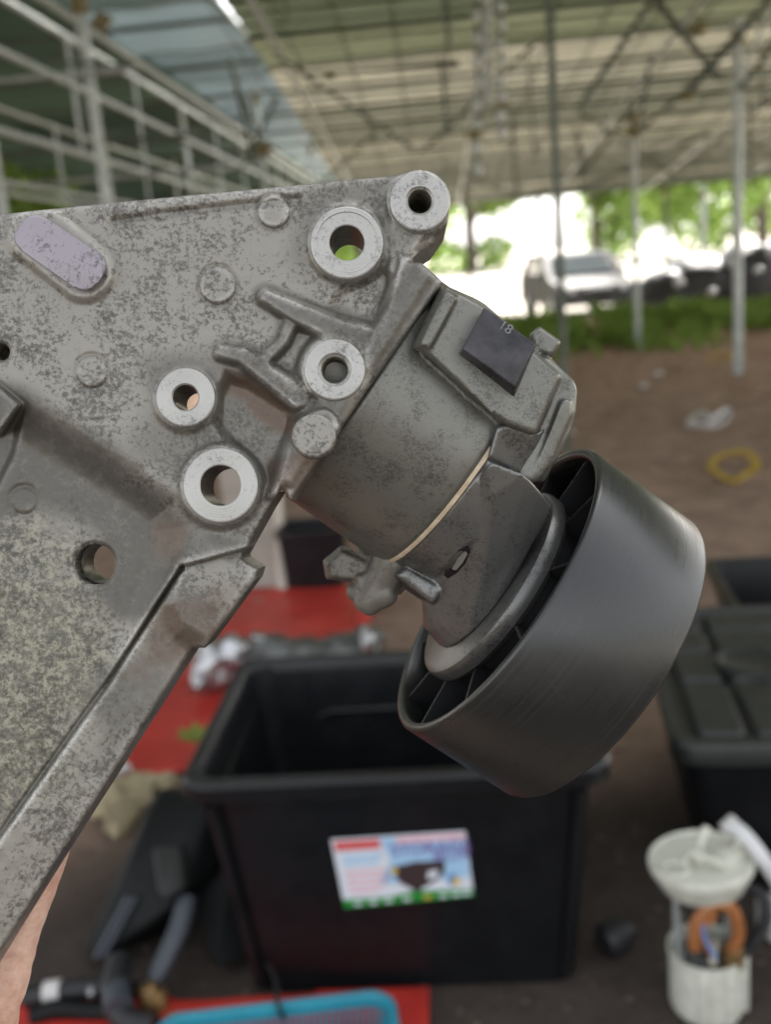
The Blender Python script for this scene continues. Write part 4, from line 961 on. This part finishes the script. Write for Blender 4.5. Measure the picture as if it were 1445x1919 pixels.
# ------------------------------------------------------------------ red sheets
def cloth(name, poly, label, wr=.012, n=46):
    pa = np.array(poly); x0, y0 = pa.min(0); x1, y1 = pa.max(0)
    X, Y = np.meshgrid(np.linspace(x0, x1, n), np.linspace(y0, y1, n)); d = sd_poly(X, Y, poly)
    Z = .012 + wr * (np.abs(wob(X, Y, 5, len(name))) * .8 + .4 * np.abs(wob(X, Y, 13, 5))); k = d < .02
    idx = -np.ones(X.shape, int); idx[k] = np.arange(k.sum()); a, b, c, e = idx[:-1, :-1], idx[:-1, 1:], idx[1:, 1:], idx[1:, :-1]; ok = (a >= 0) & (b >= 0) & (c >= 0) & (e >= 0)
    o = mesh(name, np.stack([X[k], Y[k], Z[k]], 1), np.stack([a[ok], b[ok], c[ok], e[ok]], 1).tolist(), M['red'], None, 80)
    q = o.modifiers.new('thick', 'SOLIDIFY'); q.thickness = .003
    return tag(o, label, 'plastic sheet')
cloth('red_sheet', [(-2.3, 4.2), (-.36, 3.99), (-.30, 3.5), (-.22, 2.7), (-.5, 2.5), (-.93, 2.46), (-2.4, 2.5)], 'red plastic sheet spread on the soil behind the open tub')
cloth('red_sheet', [(-.95, 1.18), (-.10, 1.18), (-.098, 1.60), (-.36, 1.575), (-.95, 1.59)], 'red plastic sheet under the turquoise basket', .004)
p = G(693, 1175); box('red_block', (p.x - .01, p.y + .12, .03), (.035, .30, .05), M['red'], None, Matrix.Rotation(R(-6), 3, 'Z'), .008)
tag(bpy.data.objects['red_block'], 'bright red plastic bar along the right end of the far red sheet', 'plastic bar')

# ------------------------------------------------------------------ loose parts round the tub
def W(px, py, z): return G(px, py, z)
e = empty('engine_casting', G(530, 1250), 'lumpy shiny alloy engine casting lying behind the open tub', 'engine part'); b0 = e.location.copy()
def rel(px, py, z): return G(px, py, z) - b0
lumps('casting_body', [(rel(430, 1235, .10), (.10, .10, .09)), (rel(500, 1235, .10), (.12, .08, .08)), (rel(570, 1232, .09), (.12, .08, .07)), (rel(640, 1225, .09), (.10, .08, .07)), (rel(690, 1212, .10), (.05, .08, .08))], .035, M['alloy_dark'], e, .012, 3)
lumps('bright_flange', [(rel(400, 1245, .12), (.07, .07, .09)), (rel(385, 1262, .10), (.05, .06, .06)), (rel(440, 1222, .16), (.04, .05, .05))], .04, M['shiny'], e, .010, 1)
lumps('bright_end', [(rel(690, 1205, .15), (.022, .05, .06))], .02, M['shiny'], e, .008, 1)
tube('port', [rel(470, 1195, .18), rel(505, 1200, .16)], .022, M['shiny'], e, 10)
# beige panel and dark crate beyond the red sheet
e = empty('beige_panel', G(500, 1110), 'beige panel with a pale edge standing behind the bracket', 'panel'); b0 = e.location.copy()
prism('board', [rel(440, 1108, 0), rel(527, 1112, 0), rel(520, 930, .0) * 0 + Vector((.03, .35, .62)), Vector((-.22, .35, .60))], [q + Vector((0, .04, .0)) for q in [rel(440, 1108, 0), rel(527, 1112, 0), Vector((.03, .35, .62)), Vector((-.22, .35, .60))]], M['beige'], e, .008)
tube('edge_strip', [rel(530, 1112, .0), Vector((.045, .34, .63))], .022, M['cream'], e, 8)
e = empty('small_crate', G(592, 1108) + Vector((0, .1, 0)), 'black open crate standing behind the far red sheet', 'crate')
loft('crate_wall', [rr_loop(.22, .2, .02, 0), rr_loop(.27, .24, .025, .24), rr_loop(.29, .26, .03, .24), rr_loop(.29, .26, .03, .26), rr_loop(.25, .22, .02, .26), rr_loop(.2, .18, .02, .01)], M['tub'], e, True, True)
# crumpled rag
o = lumps('crumpled_rag', [(W(225, 1500, .05), (.06, .06, .05)), (W(250, 1480, .06), (.07, .05, .035)), (W(285, 1462, .06), (.05, .03, .02)), (W(215, 1535, .03), (.035, .03, .05)), (W(190, 1500, .04), (.05, .05, .04))], .045, M['rag'], None, .007, 1)
tag(o, 'crumpled beige rag beside the black engine housing', 'rag')
o = lumps('white_scrap', [(W(228, 1440, .04), (.03, .025, .02))], .012, M['paper'], None, .005, 1); tag(o, 'small white scrap at the edge of the red sheet near the bracket', 'scrap')
p = W(368, 1390, .1)
vs, fs = [], []
for k in range(7):
    a = k * .9; d = Vector((math.cos(a), math.sin(a), .6)); u = Vector((-math.sin(a), math.cos(a), 0)); b = len(vs); L_ = .06
    vs += [p, p + d * L_ * .5 + u * .018, p + d * L_, p + d * L_ * .5 - u * .018]; fs.append((b, b + 1, b + 2, b + 3))
vs += [p - Vector((.002, 0, .1)), p + Vector((.002, 0, -.1)), p + Vector((.002, 0, 0)), p - Vector((.002, 0, 0))]; fs.append((28, 29, 30, 31))
tag(mesh('green_sprig', vs, fs, M['grass']), 'small green leafy sprig by the left rim of the open tub', 'plant')
# black intake housing
e = empty('engine_housing', G(300, 1740), 'black plastic engine housing leaning beside the open tub', 'engine part'); b0 = e.location.copy()
hull('housing_shell', [rel(292, 1478, .26), rel(405, 1500, .25), rel(330, 1470, .24), rel(235, 1640, .16), rel(440, 1600, .14), rel(150, 1790, .03), rel(188, 1800, .03), rel(330, 1700, .10), rel(330, 1740, .0), rel(470, 1620, .0), rel(300, 1520, .1), rel(200, 1760, .0)], M['engine_black'], e, .012, 3)
hull('housing_wing', [rel(350, 1620, .12), rel(440, 1600, .14), rel(470, 1790, .02), rel(400, 1815, .02), rel(380, 1700, .08), rel(420, 1660, .0), rel(440, 1780, .0)], M['engine_black'], e, .01, 3)
hull('top_panel', [rel(285, 1585, .20), rel(345, 1580, .20), rel(352, 1660, .16), rel(300, 1690, .15), rel(290, 1640, .10), rel(340, 1640, .10)], M['bluegrey'], e, .008).data.materials[0] = M['lid']
for dx in (0, 14):
    tube('rail', [rel(240 + dx, 1680, .132), rel(178 + dx, 1795, .045)], .005, M['bluegrey'], e, 8)
tube('strut', catmull([rel(352, 1680, .13), rel(335, 1740, .095), rel(288, 1838, .04)], 4), [.018, .02, .021, .021, .021, .020, .019, .018, .016], M['bluegrey'], e, 14, .75)
tube('small_post', [rel(460, 1718, .07), rel(432, 1655, .12)], .006, M['bluegrey'], e, 8)
# hoses and fittings below it
e = empty('hose_assembly', G(200, 1870), 'black hoses with a white band and a brass fitting on the ground', 'hose'); b0 = e.location.copy()
tube('hose', catmull([rel(48, 1868, .03), rel(120, 1856, .035), rel(200, 1850, .03), rel(250, 1858, .03)], 5), .020, M['black_rub'], e, 12)
tube('white_band', [rel(86, 1861, .034), rel(116, 1857, .036)], .0225, M['paper'], e, 14)
tube('hose', catmull([rel(225, 1800, .07), rel(215, 1850, .06), rel(230, 1905, .03), rel(290, 1925, .02)], 5), .024, M['black_rub'], e, 12)
tube('hose', catmull([rel(60, 1905, .02), rel(110, 1890, .03), rel(180, 1895, .02), rel(240, 1880, .04)], 5), .017, M['engine_black'], e, 12)
tube('coupling', [rel(168, 1858, .035), rel(178, 1857, .035)], .014, M['shiny'], e, 12)
lathe('brass_fitting', [(-.03, 0), (-.03, .014), (-.018, .02), (-.005, .02), (-.005, .027), (.008, .027), (.008, .019), (.03, .017), (.03, 0)], rel(288, 1872, .03), (-.4, .1, .9), M['brass'], e, 12)
tube('grey_sleeve', [rel(215, 1835, .06), rel(222, 1890, .05)], .026, M['bluegrey'], e, 14)
o = lumps('pale_scrap', [(W(340, 1912, .01), (.035, .02, .012))], .01, M['rag'], None, .004, 1); tag(o, 'pale scrap lying beside the turquoise basket on the red sheet', 'scrap')
# small black knob on the soil
e = empty('rubber_bush', G(1155, 1782), 'small black rubber bush lying on the soil right of the open tub', 'rubber bush')
lathe('bush', [(-.03, .012), (-.03, .026), (-.02, .034), (.008, .034), (.012, .026), (.03, .024), (.032, .012)], (0, 0, .034), (.8, .5, .1), M['black_rub'], e, 20, closed=True)

# ------------------------------------------------------------------ fuel pump unit
pb = G(1325, 1880); e = empty('fuel_pump_unit', pb, 'off-white fuel pump unit with round flange and orange hose', 'fuel pump')
def zfor(py, x=pb.x, y=pb.y):
    lo, hi = 0, .9
    for _ in range(40):
        m_ = (lo + hi) / 2; q = ROT.transposed() @ (Vector((x, y, m_)) - CAM); v = CY - F * q.y / -q.z
        lo, hi = (m_, hi) if v > py else (lo, m_)
    return lo
zc_, zf = zfor(1772), zfor(1612)
pxm = depth_of(pb) / F
rc_ = 68 * pxm
can = loft('canister', [[(rc_ * k * math.cos(a), rc_ * k * math.sin(a), z) for a in [i * math.pi / 24 for i in range(48)]] for k, z in ((.93, 0), (.97, .006), (1, .015), (1, zc_ - .01), (1.03, zc_ - .01), (1.03, zc_), (.96, zc_), (.95, .03))], M['white_plastic'], e, True, True)
for a in (-1.9, -1.2, -.4): box('clip', (rc_ * 1.0 * math.cos(a), rc_ * 1.0 * math.sin(a), zc_ * .5), (.012, .012, zc_ * .9), M['white_plastic'], can, Matrix.Rotation(a, 3, 'Z'), .003)
lathe('filter_cup', [(0, 0), (0, .034), (.03, .034), (.034, .028), (.034, 0)], (-.01, -.01, zc_ - .03), (.1, 0, 1), M['alloy_dark'], e, 20)
rf = 98 * (depth_of(pb + Vector((0, 0, zf))) / F)
tl = Vector((-.06, .02, 1)).normalized()
flg = lathe('flange', [(-.048, 0), (-.048, rf * .78), (-.036, rf * .85), (-.016, rf * .97), (-.006, rf), (0, rf * .985), (.002, rf * .95), (-.002, rf * .90), (-.002, 0)], (-.006, .01, zf), tl, M['white_plastic'], e, 48)
tube('nipple', catmull([(-.012, .0, zf + .0), (-.010, .0, zf + .028), (-.002, .006, zf + .042), (.006, .012, zf + .056)], 4), [.010, .009, .007, .007, .006, .006, .006, .007, .008, .008, .008, .007, .006], M['white_plastic'], flg, 10)
tube('nipple', [(-.04, -.01, zf), (-.028, -.02, zf + .03), (.02, -.04, zf + .018)], .0055, M['white_plastic'], flg, 8)
tube('nipple', [(.05, .01, zf), (.058, .0, zf + .04)], .006, M['white_plastic'], flg, 8)
box('socket', (.04, .0, zf + .008), (.05, .036, .02), M['white_plastic'], flg, Matrix.Rotation(.5, 3, 'Z'), .004)
lathe('dimple', [(-.002, .026), (.004, .024), (.004, .018), (-.001, .016)], (-.055, -.02, zf), tl, M['white_plastic'], flg, 20)
for (x, y) in ((-.052, -.02), (.045, .03)):
    tube('guide_rod', [(x, y, zc_ - .06), (x - .004, y, zf - .02)], .005, M['galv'], e, 8)
    coil = [(x + .009 * math.cos(k), y + .009 * math.sin(k), zc_ - .03 + (zf - zc_) * .7 * k / 50) for k in np.linspace(0, 50, 150)]
    if x < 0: tube('spring', coil, .0012, M['galv'], e, 5)
zm = (zc_ + zf) / 2
tube('orange_hose', catmull([(-.03, -.045, zm - .05), (-.028, -.05, zm), (.0, -.05, zm + .035), (.03, -.045, zm + .02), (.042, -.04, zm - .03), (.03, -.035, zm - .07)], 6), .0115, M['orange'], e, 12)
tube('orange_hose', catmull([(-.005, -.05, zm - .06), (-.02, -.055, zm - .01), (.0, -.058, zm + .02)], 5), .006, M['orange'], e, 8)
tube('wire', catmull([(-.01, -.05, zf - .03), (-.02, -.06, zm - .01), (.0, -.06, zm - .06)], 5), .003, INK['blue'], e, 6)
bmh = bmesh.new(); path = catmull([(.045, -.02, zf - .035), (.085, -.02, zm + .03), (.095, -.02, zm - .02), (.07, -.025, zm - .06), (.035, -.04, zm - .08)], 14)
bm_tube(bmh, path, [.011 if i % 2 else .0085 for i in range(len(path))], 12); from_bm('corrugated_hose', bmh, M['black_rub'], e, 20)
lathe('motor_cap', [(0, 0), (0, .018), (.03, .018), (.034, .010), (.034, 0)], (.035, -.035, zc_ - .01), (0, 0, 1), M['brass'], e, 16)
tube('pin', [(.0, -.04, zc_ - .005), (.002, -.042, zc_ + .04)], .007, M['cream'], e, 8)
a0 = pb
wt = empty('white_hose', W(1445, 1640, .26), 'bright white hose crossing in front of the fuel pump flange at the right edge', 'hose'); b0 = wt.location.copy()
tube('hose', catmull([rel(1368, 1545, .33), rel(1400, 1570, .32), rel(1450, 1640, .26), rel(1500, 1740, .10), rel(1540, 1800, .01)], 5), .013, M['white_hose'], wt, 12)
box('end_fitting', rel(1368, 1545, .33), (.02, .02, .03), M['paper'], wt, Matrix.Rotation(.8, 3, 'Y'), .004)
p = G(1440, 1745); tag(box('small_carton', (p.x + .02, p.y, .035), (.07, .05, .07), M['paper'], None, Matrix.Rotation(.3, 3, 'Z'), .003), 'small white carton at the right edge behind the fuel pump unit', 'carton')

# ------------------------------------------------------------------ turquoise basket
bk = empty('basket', (-.332, 1.315, 0), 'turquoise plastic basket with slotted walls on the red sheet', 'basket'); bk.rotation_euler = (0, 0, R(6.5))
BW, BD, BH = .40, .27, .12
loft('basket_floor', [rr_loop(BW - .07, BD - .07, .03, 0.014), rr_loop(BW - .07, BD - .07, .03, .020)], M['turq'], bk, True, True)
loft('basket_rim', [rr_loop(BW - .03, BD - .03, .035, BH - .022), rr_loop(BW, BD, .045, BH - .02), rr_loop(BW + .003, BD + .003, .046, BH - .006), rr_loop(BW - .006, BD - .006, .044, BH), rr_loop(BW - .022, BD - .022, .038, BH), rr_loop(BW - .030, BD - .030, .035, BH - .008), rr_loop(BW - .030, BD - .030, .035, BH - .022)], M['turq'], bk)
lo_, hi_ = rr_loop(BW - .07, BD - .07, .03, .014, 4), rr_loop(BW - .032, BD - .032, .036, BH - .02, 4)
def wall_pt(loop, t):
    L_ = [Vector(q) for q in loop] + [Vector(loop[0])]; ls = [0]
    for a, b in zip(L_, L_[1:]): ls.append(ls[-1] + (b - a).length)
    s_ = t * ls[-1]
    for i in range(len(ls) - 1):
        if ls[i + 1] >= s_ - 1e-9: return L_[i].lerp(L_[i + 1], (s_ - ls[i]) / max(1e-9, ls[i + 1] - ls[i]))
for i in range(110):
    tube('slat', [wall_pt(lo_, i / 110), wall_pt(hi_, i / 110)], .0028, M['turq'], bk, 4)
loft('band', [[tuple(wall_pt(lo_, i / 80).lerp(wall_pt(hi_, i / 80), .5) * 1.0) for i in range(80)], [tuple(wall_pt(lo_, i / 80).lerp(wall_pt(hi_, i / 80), .58)) for i in range(80)]], M['turq'], bk)
o = lumps('black_part', [(Vector((-.315, 1.345, .055)), (.07, .04, .045)), (Vector((-.26, 1.36, .06)), (.05, .03, .04)), (Vector((-.40, 1.33, .05)), (.06, .05, .035)), (Vector((-.22, 1.33, .045)), (.04, .05, .03))], .02, M['engine_black'], None, .006, 2); tag(o, 'black rubber part lying inside the turquoise basket', 'rubber part')
tag(tube('black_wire', catmull([W(455, 1760, .012), W(490, 1795, .05), W(515, 1830, .12), W(520, 1880, .13), W(535, 1910, .09)], 5), .004, M['black_rub'], None, 6), 'thin black wire running from the tub into the turquoise basket', 'wire')

# ------------------------------------------------------------------ litter on the soil
def loop_thing(name, pts, r, m, label, cat, sq=.4):
    q = catmull([G(*p_) + Vector((0, 0, z)) for (*p_, z) in pts], 5); return tag(tube(name, q, r, m, None, 8, sq), label, cat)
loop_thing('yellow_strap', [(1330, 880, .01), (1345, 866, .03), (1395, 862, .05), (1418, 885, .04), (1400, 890, .01), (1375, 905, .01), (1345, 890, .01), (1332, 880, .012)], .022, M['yellow'], 'yellow strap loop lying on the soil, the nearer of two', 'strap')
loop_thing('yellow_strap', [(1325, 680, .02), (1345, 670, .05), (1370, 678, .05), (1375, 686, .02), (1345, 690, .02), (1326, 682, .02)], .02, M['yellow'], 'yellow strap loop at the foot of the pale right post', 'strap')
loop_thing('plastic_film', [(1292, 802, .02), (1310, 790, .06), (1335, 800, .05), (1368, 788, .07), (1355, 803, .02), (1325, 806, .02), (1296, 804, .02)], .03, M['clear'], 'curl of cloudy plastic film on the bare soil', 'plastic film', .3)
for i, (px, py, r_, lab_) in enumerate(((1234, 703, .05, 'pale scrap on the soil behind the plastic film'), (1207, 727, .045, 'pale scrap on the soil left of the plastic film'), (1210, 655, .06, 'white scrap at the foot of the thin middle post'), (1070, 815, .035, 'pale scrap by the foot of the nearest post'), (1020, 1040 - 330, .03, 'tiny scrap beside the case flange'))):
    if i == 4: continue
    c = G(px, py); o = lumps('paper_scrap', [(Vector((0, 0, r_ * .4)), (r_, r_ * .8, r_ * .45)), (Vector((r_ * .5, 0, r_ * .3)), (r_ * .6, r_ * .5, r_ * .4))], r_ * .4, M['paper'], None, r_ * .2, 1); o.location = c; tag(o, lab_, 'scrap', 'paper scraps on the soil')

# ------------------------------------------------------------------ the hand that holds the bracket
def hand():
    e = empty('person', bracket.location, 'bare hand gripping the lower left end of the bracket from behind', 'person'); e.rotation_euler = ROT.to_euler()
    bm = bmesh.new()
    def finger(pts, rad):
        q = catmull([P(*p_) for p_ in pts], 5); n = len(q)
        rr = np.interp(np.linspace(0, len(rad) - 1, n), range(len(rad)), rad) * S
        tip = q[-1] + (q[-1] - q[-2]).normalized() * rr[-1] * .55
        bm_tube(bm, q + [q[-1] + (tip - q[-1]) * .6, tip], list(rr) + [rr[-1] * .8, rr[-1] * .3], 14)
    finger([(-64, 2010, -240), (-26, 1890, -215), (14, 1770, -208), (54, 1640, -196), (98, 1520, -182), (146, 1420, -174)], [88, 78, 70, 66, 57, 64, 65, 62, 55, 50])
    finger([(-170, 2000, -260), (-150, 1860, -225), (-110, 1690, -212), (-50, 1520, -190), (10, 1400, -176)], [80, 70, 64, 60, 50])
    finger([(-270, 2010, -260), (-270, 1880, -225), (-240, 1720, -210), (-190, 1570, -190), (-130, 1460, -176)], [76, 66, 60, 56, 48])
    finger([(-360, 2040, -250), (-380, 1920, -220), (-370, 1800, -205), (-330, 1690, -185)], [66, 56, 50, 42])
    finger([(-120, 2200, -230), (-60, 2120, -120), (-95, 2010, 10), (-150, 1900, 78), (-190, 1800, 88)], [110, 88, 72, 64, 52])
    finger([(-60, 1985, -235), (-35, 2130, -240), (-110, 2330, -250)], [98, 112, 110])
    finger([(-170, 2000, -250), (-180, 2200, -250), (-220, 2450, -250)], [110, 130, 130])
    finger([(-290, 2020, -250), (-280, 2200, -250), (-270, 2450, -250)], [96, 120, 120])
    finger([(-240, 2350, -250), (-280, 2650, -250), (-340, 3200, -240), (-420, 3900, -230)], [150, 160, 200, 240])
    for _ in range(2): bmesh.ops.subdivide_edges(bm, edges=[q_ for q_ in bm.edges if q_.calc_length() > .0016], cuts=2, use_grid_fill=True)
    bmesh.ops.triangulate(bm, faces=[f_ for f_ in bm.faces if len(f_.verts) > 4])
    o = from_bm('hand', bm, M['skin'], e, 180)
    for (fx, fy, nx, ny, dp) in ((30, 1796, .45, -.9, 5.0), (4, 1868, .3, -.95, 6.0), (22, 1886, .15, -1, 3.0)):
        for v in o.data.vertices:
            k = (D0 - v.co.z) / F; px, py = v.co.x / k + CX, CY - v.co.y / k; dd = (px - fx) * nx + (py - fy) * ny + 4 * math.sin(px * .06)
            if abs(px - fx) < 120 and abs(dd) < 40: v.co -= v.normal * (dp * S * math.exp(-(dd / 5.5) ** 2))
    for v in o.data.vertices: v.co += Vector(mnoise.noise_vector(v.co * 260)) * .00035
    q = o.modifiers.new('union', 'REMESH'); q.mode = 'VOXEL'; q.voxel_size = .0006; q.use_smooth_shade = True
    z = o.modifiers.new('smooth', 'SMOOTH'); z.factor = .5; z.iterations = 9
hand()
